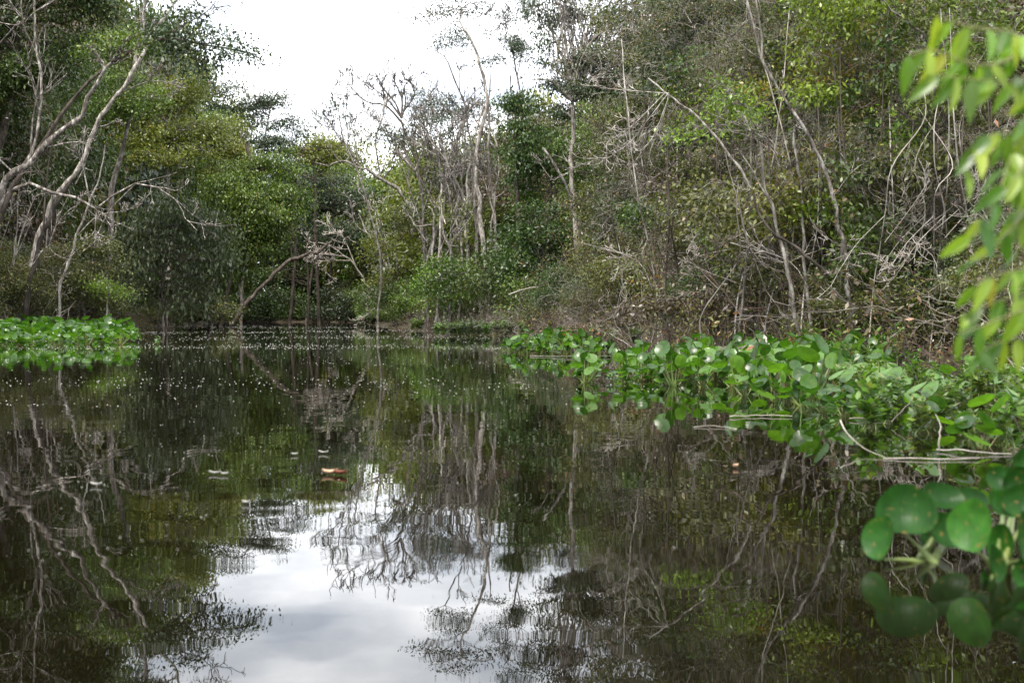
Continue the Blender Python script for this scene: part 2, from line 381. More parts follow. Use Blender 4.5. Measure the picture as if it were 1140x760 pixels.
# ------------------------------------------------------------------ tree builder (traced at true distance)
def tree(name, label, cat, d, trunk, lobes, leaf, mat, LAI=2.5, rpx=(5, 2), bark='bark_grey', droop=.35, group=None,
         per=26, rc=None, sprig=1.0, shell=.5, nsub=9, depth=.85, ground_base=True, shoots=None, limb_r=None, twig_r=None):
    """trunk: [(px,py[,dd])], lobes: [(px,py,rx,ry[,dd])] in photo pixels at distance d; leaf (L,W) in m"""
    k = d/F
    T = np.array([W(p[0], p[1], d+(p[2] if len(p) > 2 else 0)) for p in trunk])
    if ground_base:
        b = T[0].copy(); b[2] = min(float(gz(b[0], b[1])[0]), T[0][2])-.25; 
        if T[0][2]-b[2] > .3: T = np.vstack([b, T])
        else: T[0] = b
    base = np.array([T[0][0], T[0][1], max(0., T[0][2])])
    K = 6+4*len(T); T = wiggle(smooth_line(T, K), rpx[0]*k*.35)
    rt = np.linspace(rpx[0]*k*.66, rpx[1]*k*.6, K)*(1+.12*RNG.normal(size=K)); rt[0] *= 1.5; rt[1] *= 1.15
    root = thing(name, label, cat, base, group)
    V, Q = tubes(T[None], rt[None], 9)
    link('trunk', make_mesh('trunk', V-base, Q, M[bark], smooth=True), root)
    if lobes:
        lb = []
        for l in lobes:
            dd = l[4] if len(l) > 4 else RNG.uniform(-.5, .8)*l[2]*k
            c = W(l[0], l[1], d+dd); rx, ry, rz = l[2]*k, (l[2]+l[3])*.5*k*depth, l[3]*k
            if l[3] < 13: lb.append((c, (rx, ry, rz))); continue
            for q in range(5):       # break the mass into uneven sprays
                u = unit(1)[0]*RNG.uniform(.35, .8); f_ = RNG.uniform(.34, .62)
                lb.append((c+u*np.array([rx, ry, rz]), (rx*f_*1.15, ry*f_*1.1, rz*f_*RNG.uniform(.5, .85))))
        lsz = 1.35 if d > 30 else 1.15
        (LV, LQ, LR), (BV, BQ) = crown(lb, T, rt, leaf[0]*lsz, leaf[1]*lsz*1.08, LAI*1.15, droop, per, rc, shell, nsub=nsub, sprig=sprig, limb_r=limb_r, twig_r=twig_r)
        keepz = LV.reshape(-1, 4, 3)[:, :, 2].min(1) > .03
        LV4 = LV.reshape(-1, 4, 3)[keepz]; LV = LV4.reshape(-1, 3); LR = LR[keepz]; LQ = np.arange(len(LV)).reshape(-1, 4)
        link('branches', make_mesh('branches', BV-base, BQ, M[bark]), root)
        link('crown', make_mesh('crown', LV-base, LQ, M[mat], rnd=LR), root)
    if shoots:
        for s_ in shoots:
            lst = []
            path, r0, r1 = s_[0], s_[1]*.62, s_[2]*.6
            L_ = wiggle(smooth_line([W(p[0], p[1], d+(p[2] if len(p) > 2 else 0)) for p in path], 10), r0*k*.3)
            lst.append((L_, np.linspace(r0*k, r1*k, 10)))
            nb = s_[3] if len(s_) > 3 else 0
            if nb:
                sub = []
                for _ in range(nb):
                    q = RNG.integers(3, 10); q2 = min(q, 9); dd_ = norm(L_[q2]-L_[q2-1])
                    ln = np.linalg.norm(L_[-1]-L_[0])*RNG.uniform(.15, .4)
                    grow(L_[q2], norm(dd_+RNG.normal(size=3)*.6), ln, max(r1*k*.85, .003*d/20), 1, sub, maxl=3, K=10, kids=(2, 4))
                lst += sub
            V, Q = tubes_of(lst, 6, rmin=.00026*d)
            link('limb', make_mesh('limb', V-base, Q, M[bark], smooth=True), root)
    return root

def copy_thing(root, loc, rz=0, sc=(1, 1, 1), label=None, group=None, cat=None):
    r = root.copy(); C.objects.link(r); r.location = [float(v) for v in loc]; r.rotation_euler = (0, 0, rz); r.scale = sc
    if label: r['label'] = label
    if group: r['group'] = group
    if cat: r['category'] = cat
    for ch in list(root.children):
        c = ch.copy(); C.objects.link(c); c.parent = r
    return r
class Proto:
    """first use takes the prototype itself, later uses copy it"""
    def __init__(s, root): s.root = root; s.used = False
    def place(s, loc, rz, sc, label, group):
        if not s.used:
            s.used = True; r = s.root
            r.location = [float(v) for v in loc]; r.rotation_euler = (0, 0, rz); r.scale = sc; r['label'] = label; r['group'] = group
            return r
        return copy_thing(s.root, loc, rz, sc, label, group)

# prototypes built round the origin (height 1 unit = metres given)
def proto_tree(name, cat, Ht, lobes, leaf, mat, LAI, bark, r0=.12, droop=.35, lean=0., per=30, sprig=.8, nsub=7):
    T = wiggle(smooth_line([(0, 0, -.4), (lean*.3, .1, Ht*.3), (lean*.7, -.1, Ht*.65), (lean, 0, Ht*.93)], 16), .08)
    rt = np.linspace(r0, r0*.3, 16)
    root = thing(name, '', cat)
    V, Q = tubes(T[None], rt[None], 7); link('trunk', make_mesh('trunk', V, Q, M[bark], smooth=True), root)
    (LV, LQ, LR), (BV, BQ) = crown(lobes, T, rt, leaf[0], leaf[1], LAI, droop, per, sprig=sprig, nsub=nsub)
    link('branches', make_mesh('branches', BV, BQ, M[bark]), root)
    link('crown', make_mesh('crown', LV, LQ, M[mat], rnd=LR), root)
    return Proto(root)
def rl(Ht, n, w, z0=.15, z1=.95):
    out = []
    for q in range(n):
        z = Ht*(z0+(z1-z0)*(q+.5)/n); a = q*2.4+RNG.random()
        for e_ in range(3):
            rr = w*RNG.uniform(.16, .38); rad = w*RNG.uniform(.2, .85); a2 = a+RNG.normal()*.7
            out.append(((math.cos(a2)*rad, math.sin(a2)*rad, z+RNG.normal()*.5), (rr*1.2, rr*1.2, rr*RNG.uniform(.4, .8))))
    return out
exec_order = []

# ---- background forest -------------------------------------------------------
SKY = [(-600,-260),(0,-180),(120,-110),(150,-50),(170,60),(200,105),(250,112),(300,128),(330,140),(370,165),(415,185),(450,215),(480,165),(520,175),(560,140),(600,125),(640,115),(680,95),(705,50),(735,-40),(760,-120),(1140,-220),(2500,-400)]
def skyline(px): return float(np.interp(px, [a for a, _ in SKY], [b for _, b in SKY]))
protos_far = [proto_tree('forest_tree', 'tree', 10, rl(10, 9, 4.2), (.28, .14), m_, 2.1, b_, .085)
              for m_, b_ in (('dark', 'bark_dark'), ('green', 'bark_dark'), ('yellow', 'bark_grey'), ('olive', 'bark_dark'), ('evergreen', 'bark_dark'))]
protos_mid = [proto_tree('bank_tree', 'tree', 10, rl(10, 10, 3.6), (.15, .065), m_, 2.1, b_, .08)
              for m_, b_ in (('dark', 'bark_grey'), ('olive', 'bark_grey'), ('green', 'bark_pale'), ('brown', 'bark_grey'))]
zone_names = {'left': 'left bank', 'far': 'far end of the river', 'right': 'right bank'}
kinds_far = ['dark green', 'mid green', 'yellow green', 'olive green', 'blackish evergreen']
kinds_mid = ['dark green', 'olive green', 'leaf green', 'brownish']
def along(poly, step):
    P = np.array(poly, float); out = []
    for a, b in zip(P[:-1], P[1:]):
        L_ = np.linalg.norm(b-a); n = max(1, int(L_/step))
        nr = np.array([(b-a)[1], -(b-a)[0]])/L_
        for q in range(n): out.append((a+(b-a)*(q+RNG.random())/n, nr))
    return out
nf = 0
for zone, poly, sgn in (('right', RIGHT[3:], 1), ('left', LEFT[:-2], 1), ('far', [RIGHT[-2], RIGHT[-1], LEFT[0], LEFT[1]], 1)):
    for row, (off, step) in enumerate(((4.9, 4.2), (10.0, 6.5))):
        for p, nr in along(poly, step*(1 if zone != 'far' else .8)):
            q = p+nr*(off+RNG.uniform(-1, 1))*(1 if sdist(np.array([p[0]+nr[0]]), np.array([p[1]+nr[1]]))[0] > 0 else -1)
            if q[1] < 7: continue
            px = 570+F*q[0]/q[1]
            if px < -260 or px > 1500: continue
            if row == 1 and (px < -150 or px > 1300 or q[1] < 60): continue
            top = skyline(px)+RNG.uniform(5, 40)
            Ht = CH+(HY-top)/F*q[1]
            far = q[1] > 72
            Ht = min(Ht, 26 if far else 17)
            if Ht < 3: continue
            P_, kn = (protos_far, kinds_far) if far else (protos_mid, kinds_mid)
            k = int(RNG.integers(len(P_)))
            if zone == 'right' and not far: k = int(RNG.choice([0, 1, 1, 2, 3]))
            if zone != 'right' and far: k = int(RNG.choice([0, 1, 1, 2, 3, 4]))
            ws = Ht/10*(.75 if Ht > 12 else 1)
            ws = max(.8, min(ws, 2.0))
            if (40 < px < 290 or 640 < px < 790) and not far: ws = min(ws, .75)
            if far and px < 300: ws = min(ws, 1.2)
            zz = float(gz(q[0], q[1])[0])
            lab = f"{kn[k]} tree standing back in the forest of the {zone_names[zone]}"
            P_[k].place((q[0], q[1], zz-.1), RNG.random()*6.28, (ws, ws, Ht/10), lab, f"{kn[k]} background trees on the {zone_names[zone]}")
            nf += 1
print('background trees', nf)
# the wood further back, one uncounted mass, added to stop light leaking through
mv = []
for zone, poly in (('r', RIGHT[3:]), ('l', LEFT[:-2]), ('f', [RIGHT[-2], RIGHT[-1], LEFT[0], LEFT[1]])):
    for p, nr in along(poly, .55):
        s_ = 1 if sdist(np.array([p[0]+nr[0]]), np.array([p[1]+nr[1]]))[0] > 0 else -1
        q = p+nr*s_*RNG.uniform(12, 19)
        if q[1] < 6: continue
        px = 570+F*q[0]/q[1]; Ht = min(CH+(HY-skyline(px)-30)/F*q[1], 20)
        if not -400 < px < 1700 or Ht < 1: continue
        nq = int(Ht*(22 if q[1] > 90 else 26))
        mv.append(np.stack([q[0]+RNG.normal(size=nq)*1.5, q[1]+RNG.normal(size=nq)*1.5, .2+RNG.random(nq)*Ht], 1))
for p, nr in along([RIGHT[-3], RIGHT[-2], RIGHT[-1], LEFT[0], LEFT[1], LEFT[2], LEFT[3], LEFT[4]], .4):  # dense low leaf mass added to keep light out of the dark river end
    s_ = 1 if sdist(np.array([p[0]+nr[0]]), np.array([p[1]+nr[1]]))[0] > 0 else -1
    for off in (4.5, 9):
        q = p+nr*s_*(off+RNG.uniform(-1.5, 1.5)); nq = 190
        mv.append(np.stack([q[0]+RNG.normal(size=nq)*1.2, q[1]+RNG.normal(size=nq)*1.2, .1+RNG.random(nq)*12], 1))
for x in np.arange(-75, -8, .45):  # extra leaf band added to block the light gap at the river end
    nq = 520; mv.append(np.stack([x+RNG.normal(size=nq)*1.2, 186+RNG.normal(size=nq)*2.5, .1+RNG.random(nq)*17], 1))
mv = np.concatenate(mv); nq = len(mv); print('wood', nq)
Dm = norm(RNG.normal(size=(nq, 3))+np.array([0, 0, -.5])); Vm, Qm = leaf_quads(mv, Dm, unit(nq), RNG.uniform(.4, .8, nq), RNG.uniform(.25, .4, nq))
o = link('distant_wood', make_mesh('distant_wood', Vm, Qm, M['evergreen'], rnd=RNG.random(nq)*.6)); o['kind'] = 'stuff'
tag(o, 'dark mass of forest far back behind the trees of both banks', 'forest')
# ---- traced trees, left bank -------------------------------------------------
BIGL = (.11, .045)
tree('leafy_tree', 'tall dark green leafy tree filling the top left corner', 'tree', 45,
     [(-40,365), (-20,250), (10,120), (20,-40)], [(20,20,70,55), (-30,110,60,70), (60,85,55,50), (30,-70,80,60), (95,10,40,55), (-60,-10,60,90), (-90,180,60,90)], BIGL, 'dark', LAI=3.2, rpx=(9,4), bark='bark_dark')
tree('leafy_tree', 'mid green tree with fine hanging leaves right of the top left corner tree', 'tree', 54,
     [(120,362), (125,230), (150,90), (165,-20)], [(120,55,50,45), (152,20,40,40), (110,-50,60,60), (170,-60,40,40), (150,110,50,40), ], (.10,.04), 'green', LAI=2.6, rpx=(6,3))
tree('leafy_tree', 'yellow green tree with loose crown behind the long leaning pale trunk on the left', 'tree', 68,
     [(185,362), (190,250), (185,150), (190,90)], [(175,115,45,32), (215,105,36,28), (150,165,50,35), (205,165,45,35), (235,140,30,30)], (.13,.055), 'yellow', LAI=2.6, rpx=(5,2), bark='bark_pale')
tree('leaning_tree', 'pale twisted tree forking low down and leaning right at the left edge', 'tree', 40,
     [(-32,372), (-8,260), (8,205), (28,183), (58,155), (88,128), (98,104), (126,70)],
     [(140,45,28,20), (100,60,26,20)], (.09,.04), 'green', LAI=1.2, rpx=(9,3), bark='bark_spot', nsub=6,
     shoots=[([(22,190), (38,165), (44,130), (47,85), (40,50), (38,-10)], 3.2, 1.8, 5), ([(34,178), (36,140), (42,100), (44,80)], 2, 1, 3),
             ([(-5,232), (25,203), (60,215), (85,220), (108,232), (128,216), (152,204), (175,209), (196,222)], 3.6, 1, 7),
             ([(108,232), (106,255), (106,268), (92,280)], 1.6, .8, 4), ([(152,204), (122,235), (107,263), (90,275), (70,295)], 1.4, .6, 4),
             ([(45,165), (85,158), (96,160)], 2, .8, 3), ([(0,48), (22,20), (10,10), (-20,5)], 1.6, .7, 5), ([(-20,20), (20,28), (40,12)], 1.4, .6, 4),
             ([(-30,150), (0,178), (18,195)], 2.4, 1.6, 3)])
tree('leaning_tree', 'long thin pale trunk leaning right across the yellow green leaves on the left', 'tree', 43,
     [(18,368), (40,275), (60,225), (76,203), (96,170), (106,140), (138,97), (165,50), (190,8), (204,-22)],
     [(215,-35,40,25), (185,-10,26,22)], (.09,.04), 'dark', LAI=1.2, rpx=(6,2.2), bark='bark_pale', nsub=6,
     shoots=[([(96,170), (92,190), (84,205)], 2, 1), ([(104,143), (122,138), (130,132)], 1.4, .5, 2), ([(150,75), (160,40), (158,10)], 1.2, .5, 4), ([(130,105), (170,90), (205,98)], 1.2, .5, 5)])
tree('leaning_tree', 'thin white barked trunk standing low on the left behind the reaching dead branch', 'tree', 42,
     [(66,330), (74,298), (86,262), (100,224), (112,195), (118,160)], [], BIGL, 'dark', rpx=(3,1.2), bark='bark_pale',
     shoots=[([(100,224), (92,180), (95,140)], 1.5, .6, 5), ([(86,262), (110,240), (140,235)], 1, .5, 4)])
tree('leaning_tree', 'dark trunk leaning right at the left edge under the forked pale tree', 'tree', 41,
     [(26,366), (38,300), (48,262), (62,232), (78,200)], [], BIGL, 'dark', rpx=(6,3), bark='bark_dark', shoots=[([(48,262), (52,200), (60,150)], 2, .8, 5)])
for i, (x0, x1, y1) in enumerate(((-12, 4, 190), (8, 22, 205), (2, 30, 240), (40, 58, 215))):
    tree('pole_tree', 'slender bare grey pole tree in the thicket at the left edge', 'tree', 41+i, [(x0,368), ((x0+x1)/2,290), (x1,y1)], [], BIGL, 'dark', rpx=(2.2,.9), bark='bark_pale', group='slender pole trees at the left edge',
         shoots=[([((x0+x1)/2,290), (x1+8,240), (x1+20,215)], .9, .4, 4)])
tree('overhanging_tree', 'tree reaching a long dark leafy branch right across the sky at the top left', 'tree', 40,
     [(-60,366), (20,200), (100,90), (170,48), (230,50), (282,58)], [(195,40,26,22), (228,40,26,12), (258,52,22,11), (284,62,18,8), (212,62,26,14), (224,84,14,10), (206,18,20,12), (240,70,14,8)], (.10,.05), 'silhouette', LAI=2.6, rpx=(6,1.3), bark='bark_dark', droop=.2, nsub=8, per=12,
     shoots=[([(170,48), (205,28), (232,12), (246,-8)], 1.6, .5, 6), ([(200,50), (225,75), (235,92)], 1, .4, 4)])
tree('drooping_tree', 'dark tree with long drooping glossy grey green leaves low on the left bank', 'tree', 60,
     [(185,364), (180,300), (190,250), (195,225)], [(175,245,34,20), (210,242,34,18), (236,272,24,26), (195,282,50,26), (150,270,30,28), (222,315,30,20), (246,300,14,28), (180,318,40,22), (140,300,26,24), (205,335,34,14), (190,225,22,12)], (.19,.062), 'sage', LAI=2.6, rpx=(3,1.6), bark='bark_dark', droop=1.2)
tree('bush', 'olive thicket bush low on the left bank behind the water plants', 'bush', 46,
     [(95,366), (92,330), (100,300)], [(90,310,40,24), (50,330,40,22), (130,330,34,20), (20,300,36,26), (110,280,30,22), (-25,320,40,36)], (.085,.035), 'olive', LAI=2.3, rpx=(3,1.5), sprig=1)
for i, (pp, lab) in enumerate((([(556,368),(538,300),(520,235),(498,180),(484,140)], 'pale forked trunk leaning left from the lit bush toward the sky gap'), ([(520,368),(508,300),(484,232),(462,190),(440,150)], 'pale trunk leaning well left across the open thicket'), ([(600,370),(588,300),(566,240),(556,170),(538,120)], 'pale trunk leaning slightly left just left of the vine smothered column'), ([(470,366),(474,300),(492,240),(500,180),(520,132)], 'pale forked trunk leaning right behind the parasol tree'))):
    a, b = pp[2], pp[3]
    tree('leaning_tree', lab, 'tree', 61+i*2, pp, [(pp[4][0]-6,pp[4][1]-4,14,6), (pp[4][0]+10,pp[4][1]+10,12,6)], (.1,.045), 'silhouette', LAI=1.6, rpx=(4,1.5), bark='bark_pale', nsub=5, per=10,
         shoots=[([a, (a[0]+16,a[1]-40), (a[0]+20,a[1]-85)], 2.4, .9, 6), ([b, (b[0]-18,b[1]-22), (b[0]-34,b[1]-50)], 2, .8, 6), ([b, (b[0]+12,b[1]-30), (b[0]+22,b[1]-62)], 1.8, .7, 6)])
tree('fern_bush', 'small bush with light green feathery leaves low on the left bank', 'bush', 44,
     [(118,366), (120,335), (122,320)], [(122,318,18,6), (135,326,14,5), (108,314,12,5)], (.09,.03), 'bright', LAI=2.4, rpx=(2,1), droop=.1)
tree('bush', 'brownish green bush hanging over the water where the left bank turns away', 'bush', 84,
     [(235,363), (232,335), (238,310)], [(236,335,22,16), (215,342,18,14), (250,348,16,10), (190,345,20,12)], (.15,.06), 'olive', LAI=2.6, rpx=(3,1.5))
tree('vine_tree', 'tree draped in bright green hanging vines at the river bend on the left', 'tree', 98,
     [(245,362), (262,290), (280,200), (275,160)], [(268,195,30,30), (290,225,30,28), (305,250,16,32), (262,235,28,26), (315,205,15,26), (275,270,20,24), (298,182,26,16), (268,296,16,16), (300,262,26,22), (250,215,26,26), (280,240,36,30), (310,230,20,30)], (.18,.085), 'green', LAI=3, bark='bark_dark', rpx=(4,3), droop=1.)
tree('vine_tree', 'smaller bright green vine hung tree top in front of the bend', 'tree', 106,
     [(322,362), (328,300), (330,230), (326,180)], [(322,190,26,16), (318,222,26,26), (335,215,16,22), (308,165,22,12)], (.18,.085), 'green', LAI=2.8, bark='bark_dark', rpx=(3,2), droop=.8)
tree('airy_tree', 'dark fine leaved tree standing up against the sky above the bend', 'tree', 104,
     [(268,362), (272,260), (290,170), (300,125), (308,104)], [(300,110,13,10), (315,112,10,11), (290,130,24,14), (318,140,20,14), (255,98,24,10), (270,118,30,14), (305,160,28,14), (332,145,16,12), (240,112,20,12)], (.14,.075), 'silhouette', LAI=2.2, rpx=(3.5,1.2), bark='bark_grey', droop=.2, nsub=8, per=10)
tree('leafy_tree', 'yellow green rounded tree beyond the bend behind the vine trees', 'tree', 122,
     [(355,360), (352,280), (350,200), (350,170)], [(345,160,25,16), (370,168,24,14), (335,175,18,14), (395,172,22,14), (360,185,30,14), (250,170,40,24), (240,200,30,24)], (.2,.1), 'yellow', LAI=2.8, rpx=(3,2), bark='bark_dark')
tree('leafy_tree', 'bluish dark green tree closing the far end of the river', 'tree', 138,
     [(365,359), (368,300), (372,240), (370,200)], [(365,215,36,26), (400,225,32,28), (345,240,28,28), (385,255,36,26), (420,245,24,24), (350,200,24,16)], (.22,.1), 'evergreen', LAI=2.8, rpx=(3,2), bark='bark_dark')
tree('leafy_tree', 'dark green tree over the shaded water at the far end', 'tree', 150,
     [(340,358), (345,320), (348,290)], [(345,272,40,18), (310,275,26,18), (385,280,28,18), (300,310,22,18), (335,295,20,10)], (.22,.1), 'dark', LAI=2.4, rpx=(3,2), bark='bark_dark')
tree('bush', 'dark green bush hanging to the water behind the arched trunk', 'bush', 132, [(300,359), (300,345), (302,330)], [(285,335,24,14), (312,328,24,16), (300,345,26,10), (268,345,18,12), (325,340,18,12)], (.2,.1), 'dark', LAI=2.6, rpx=(2,1), bark='bark_dark')
tree('bush', 'dark green bush hanging to the water right of the shaded trunks', 'bush', 136, [(385,359), (385,345), (385,330)], [(375,325,22,14), (398,335,20,14), (360,345,16,9), (410,345,16,10), (385,348,20,8)], (.2,.1), 'evergreen', LAI=2.6, rpx=(2,1), bark='bark_dark')
for i, (x0, x1, y1, dd) in enumerate(((343,342,262,116), (354,351,305,120))):
    tree('pole_tree', 'thin straight trunk standing in the shade under the arched trunk', 'tree', dd, [(x0,358), ((x0+x1)/2,320), (x1,y1)], [], BIGL, 'dark', rpx=(2.6 if i == 0 else 1.4, 1.2), bark='bark_dark', group='straight trunks in the shade at the far end')
tree('arched_tree', 'bare brown trunk arching low over the water from left to right', 'tree', 87,
     [(258,362), (262,354), (282,330), (300,311), (318,293), (334,286), (352,280), (366,272)], [], BIGL, 'dark', rpx=(4.6,2.4), bark='bark_dark', ground_base=False,
     shoots=[([(325,288), (324,272), (326,258)], 1.1, .5, 3), ([(340,284), (344,270), (352,262)], .9, .4, 3)])
tree('dead_tree', 'pale bare tree bowing left with fine twigs to meet the arched trunk', 'tree', 92,
     [(474,352), (446,341), (428,333), (408,316), (396,296), (386,287), (372,284), (350,283)], [], BIGL, 'dark', rpx=(2.4,.9), bark='twig_pale', ground_base=False,
     shoots=[([(396,296), (386,272), (380,262), (360,258)], .9, .35, 8), ([(386,287), (370,275), (352,270), (345,280)], .8, .35, 9), ([(390,290), (370,290), (350,292)], .8, .3, 8),
             ([(380,286), (365,282), (346,292)], .7, .3, 8), ([(428,333), (412,330), (404,325)], .9, .4, 5), ([(440,340), (420,342), (402,356)], 1.3, .6, 4), ([(372,284), (362,300), (375,314)], .6, .3, 5)])
tree('dead_tree', 'pale forked bare trunk leaning left beside the bowing tree', 'tree', 90,
     [(444,352), (436,312), (425,284), (410,260), (399,238)], [], BIGL, 'dark', rpx=(3,1), bark='bark_pale',
     shoots=[([(438,316), (430,280), (420,250), (414,212)], 2, .8, 4), ([(410,260), (396,250), (390,225)], .9, .4, 5), ([(450,345), (462,352), (475,362)], 1.6, 1, 2)])
tree('dead_tree', 'thick grey dead trunk leaning left with a broken stub and twisted top', 'tree', 78,
     [(487,300), (476,262), (462,238), (444,214), (426,200), (410,190), (392,181), (378,180), (366,184), (352,180)], [(446,165,10,6), (400,150,16,9)], (.14,.07), 'olive', LAI=1., rpx=(6,1.2), bark='bark_grey', ground_base=True, nsub=4,
     shoots=[([(424,198), (420,178), (418,155), (426,130), (428,112), (425,92)], 1.8, .5, 7), ([(426,200), (440,180), (436,165)], 1.4, .5, 5),
             ([(400,185), (385,160), (362,135), (350,128)], 1.2, .4, 7), ([(378,180), (368,165), (366,145), (372,118)], 1.1, .4, 6), ([(392,181), (388,150), (384,122), (392,112)], 1, .35, 6),
             ([(478,266), (472,275), (474,286)], 5, 4)])
tree('dead_tree', 'leafless grey tree with a spreading fan of bare branches against the sky', 'tree', 74,
     [(482,300), (480,240), (468,195), (458,165), (447,132)], [], BIGL, 'dark', rpx=(3.6,2), bark='bark_dark',  # dark bark stands in for the backlit look of the branches
     shoots=[([(450,140), (430,118), (410,115), (396,104), (387,94)], 2.2, .6, 8), ([(446,130), (432,112), (418,100), (408,92)], 2.1, .6, 7), ([(447,132), (440,115), (428,100), (420,86)], 2.0, .55, 7),
             ([(447,132), (447,112), (442,96), (432,84)], 2.0, .55, 6), ([(447,132), (452,112), (450,98), (458,86)], 2.0, .55, 7), ([(448,126), (462,106), (458,94), (464,84)], 1.9, .55, 6),
             ([(464,180), (456,150), (470,158), (492,178), (508,200)], 2., .8, 4), ([(470,205), (440,170), (425,180)], .9, .4, 5)])
tree('dead_tree', 'slanting bare stem crossing behind the fan shaped dead tree', 'tree', 70,
     [(540,300), (510,250), (480,205), (455,180), (440,168)], [(478,120,22,10), (500,128,20,8), (470,138,18,8)], (.1,.05), 'silhouette', LAI=1.2, rpx=(2.6,1), bark='bark_pale', nsub=5,
     shoots=[([(480,205), (468,150), (462,140)], 1, .4, 5), ([(510,250), (500,190), (488,150), (470,128), (452,105)], 1.6, .5, 5)])
# centre, tall silhouettes
tree('parasol_tree', 'tallest thin tree with a flat dark parasol top against the sky', 'tree', 56,
     [(548,368), (541,300), (534,230), (531,190), (534,150), (544,112), (536,76), (524,46), (513,26), (513,8)],
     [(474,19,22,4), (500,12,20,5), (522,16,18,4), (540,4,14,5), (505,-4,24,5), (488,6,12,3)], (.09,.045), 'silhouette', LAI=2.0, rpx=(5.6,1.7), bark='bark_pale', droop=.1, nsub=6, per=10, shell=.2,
     shoots=[([(538,118), (530,150), (531,170)], 2, 1), ([(520,38), (505,27), (492,24), (484,17)], 1, .4, 4), ([(513,26), (535,18), (548,8)], .8, .4, 4)])
tree('sparse_tree', 'slim forked tree with thin grey green tufts left of the parasol tree', 'tree', 58,
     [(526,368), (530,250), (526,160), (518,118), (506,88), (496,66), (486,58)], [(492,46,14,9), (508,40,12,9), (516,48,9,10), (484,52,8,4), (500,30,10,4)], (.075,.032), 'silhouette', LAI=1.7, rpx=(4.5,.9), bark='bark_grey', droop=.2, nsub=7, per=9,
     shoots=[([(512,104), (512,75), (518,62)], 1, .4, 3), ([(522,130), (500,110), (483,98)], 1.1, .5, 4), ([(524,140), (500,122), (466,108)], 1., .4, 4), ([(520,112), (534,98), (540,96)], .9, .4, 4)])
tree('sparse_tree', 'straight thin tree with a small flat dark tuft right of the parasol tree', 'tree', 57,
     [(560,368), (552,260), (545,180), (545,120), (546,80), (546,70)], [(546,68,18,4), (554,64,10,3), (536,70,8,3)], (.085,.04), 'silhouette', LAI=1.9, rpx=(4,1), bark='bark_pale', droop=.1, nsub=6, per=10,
     shoots=[([(545,130), (536,118), (528,115)], .8, .4, 3)])
tree('sparse_tree', 'airy forked tree with drifting fine leaves right of centre top', 'tree', 54,
     [(592,368), (590,250), (583,160), (578,100), (572,60), (566,36), (560,16)], [(570,52,18,16), (560,22,14,12), (580,62,12,12), (584,14,14,16), (548,38,10,8), (574,-12,24,12)], (.07,.03), 'silhouette', LAI=1.7, rpx=(4,.8), bark='bark_grey', droop=.2, nsub=8, per=9,
     shoots=[([(576,84), (582,50), (576,30), (566,6)], .9, .35, 5), ([(574,74), (568,50), (548,28)], .8, .35, 5)])
for i, (bx, tx, ty, lo) in enumerate(((508,472,112,[(470,104,13,5),(482,114,12,5),(460,120,9,4)]), (516,500,118,[(500,110,12,6),(512,124,13,6),(490,132,12,5)]), (572,588,126,[(590,118,12,7),(578,128,10,6)]), (470,430,150,[(428,142,12,5),(440,154,12,6),(418,156,9,4)]), (420,376,122,[(376,116,12,4),(362,128,10,5),(388,130,11,4)]), (556,562,112,[(562,106,10,4),(552,116,9,4)]))):
    tree('sparse_tree', ['thin tree tufted dark just right of the fan shaped dead tree', 'thin forked tree with loose tufts below the parasol tree', 'thin tree with loose tufts just right of the vine smothered column', 'low thin tree with dark layered tufts left of the fan shaped dead tree', 'thin tree with flat dark tufts where the forest dips above the bend', 'short thin tree with small tufts between the two flat topped trees'][i], 'tree', 62+i*3,
         [(bx,366), (bx+4,290), ((bx+tx)/2+6,210), (tx+5,150), (tx,ty)], lo, (.10,.045), 'silhouette', LAI=1.7, rpx=(2.6,.9), bark='bark_grey', droop=.2, nsub=7, per=10,
         shoots=[([((bx+tx)/2+6,200), (tx+18,150), (tx+22,ty+4)], 1.4, .6, 5), ([(tx+5,160), (tx-12,132), (tx-18,ty+2)], 1.2, .5, 5)])
tree('broken_tree', 'broken column trunk smothered in dark green vines with a bare pointed tip', 'tree', 49,
     [(580,370), (578,260), (574,160), (571,110), (566,86)], [(572,110,14,16), (574,140,12,18), (576,170,15,18), (580,200,20,20), (586,115,16,14), (590,150,14,16), (596,180,18,18)], (.10,.05), 'dark', LAI=3, rpx=(6,1.2), bark='bark_dark', droop=1.)
tree('spreading_tree', 'pale barked tree with spreading arms and loose hanging leaves above centre right', 'tree', 44,
     [(648,374), (644,290), (638,215), (636,160), (637,112)],
     [(612,25,16,20), (606,48,12,9), (632,12,20,16), (618,92,12,14), (645,66,20,16), (668,66,24,20), (690,30,24,26), (650,100,24,16), (630,120,18,14), (675,100,22,18), (700,80,26,24), (650,-20,30,22), (690,-30,36,26), (598,8,16,12), (608,70,12,9), (665,35,16,18), (715,62,22,22), (622,-12,20,14)], (.09,.04), 'silhouette', LAI=2.6, rpx=(6,3), bark='bark_pale', droop=.7, nsub=9, per=9, rc=.22,
     shoots=[([(637,112), (625,98), (612,90), (598,88)], 3.6, 1.2, 3), ([(637,112), (636,75), (642,60), (634,45), (640,10)], 2, .7, 6), ([(640,80), (652,52), (644,25), (646,0), (640,-20)], 1.6, .6, 6), ([(638,100), (632,60), (625,30), (628,0)], 1.2, .5, 6), ([(655,95), (690,40), (700,10), (680,4), (668,12)], 2.2, 1, 5)])
tree('broken_tree', 'thick pale stub leaning left below the spreading pale barked tree', 'tree', 46,
     [(652,372), (646,260), (638,225), (624,195), (606,164)], [], BIGL, 'dark', rpx=(4.5,2.2), bark='bark_pale', shoots=[([(624,195), (615,200), (600,180)], 1, .4, 5)])
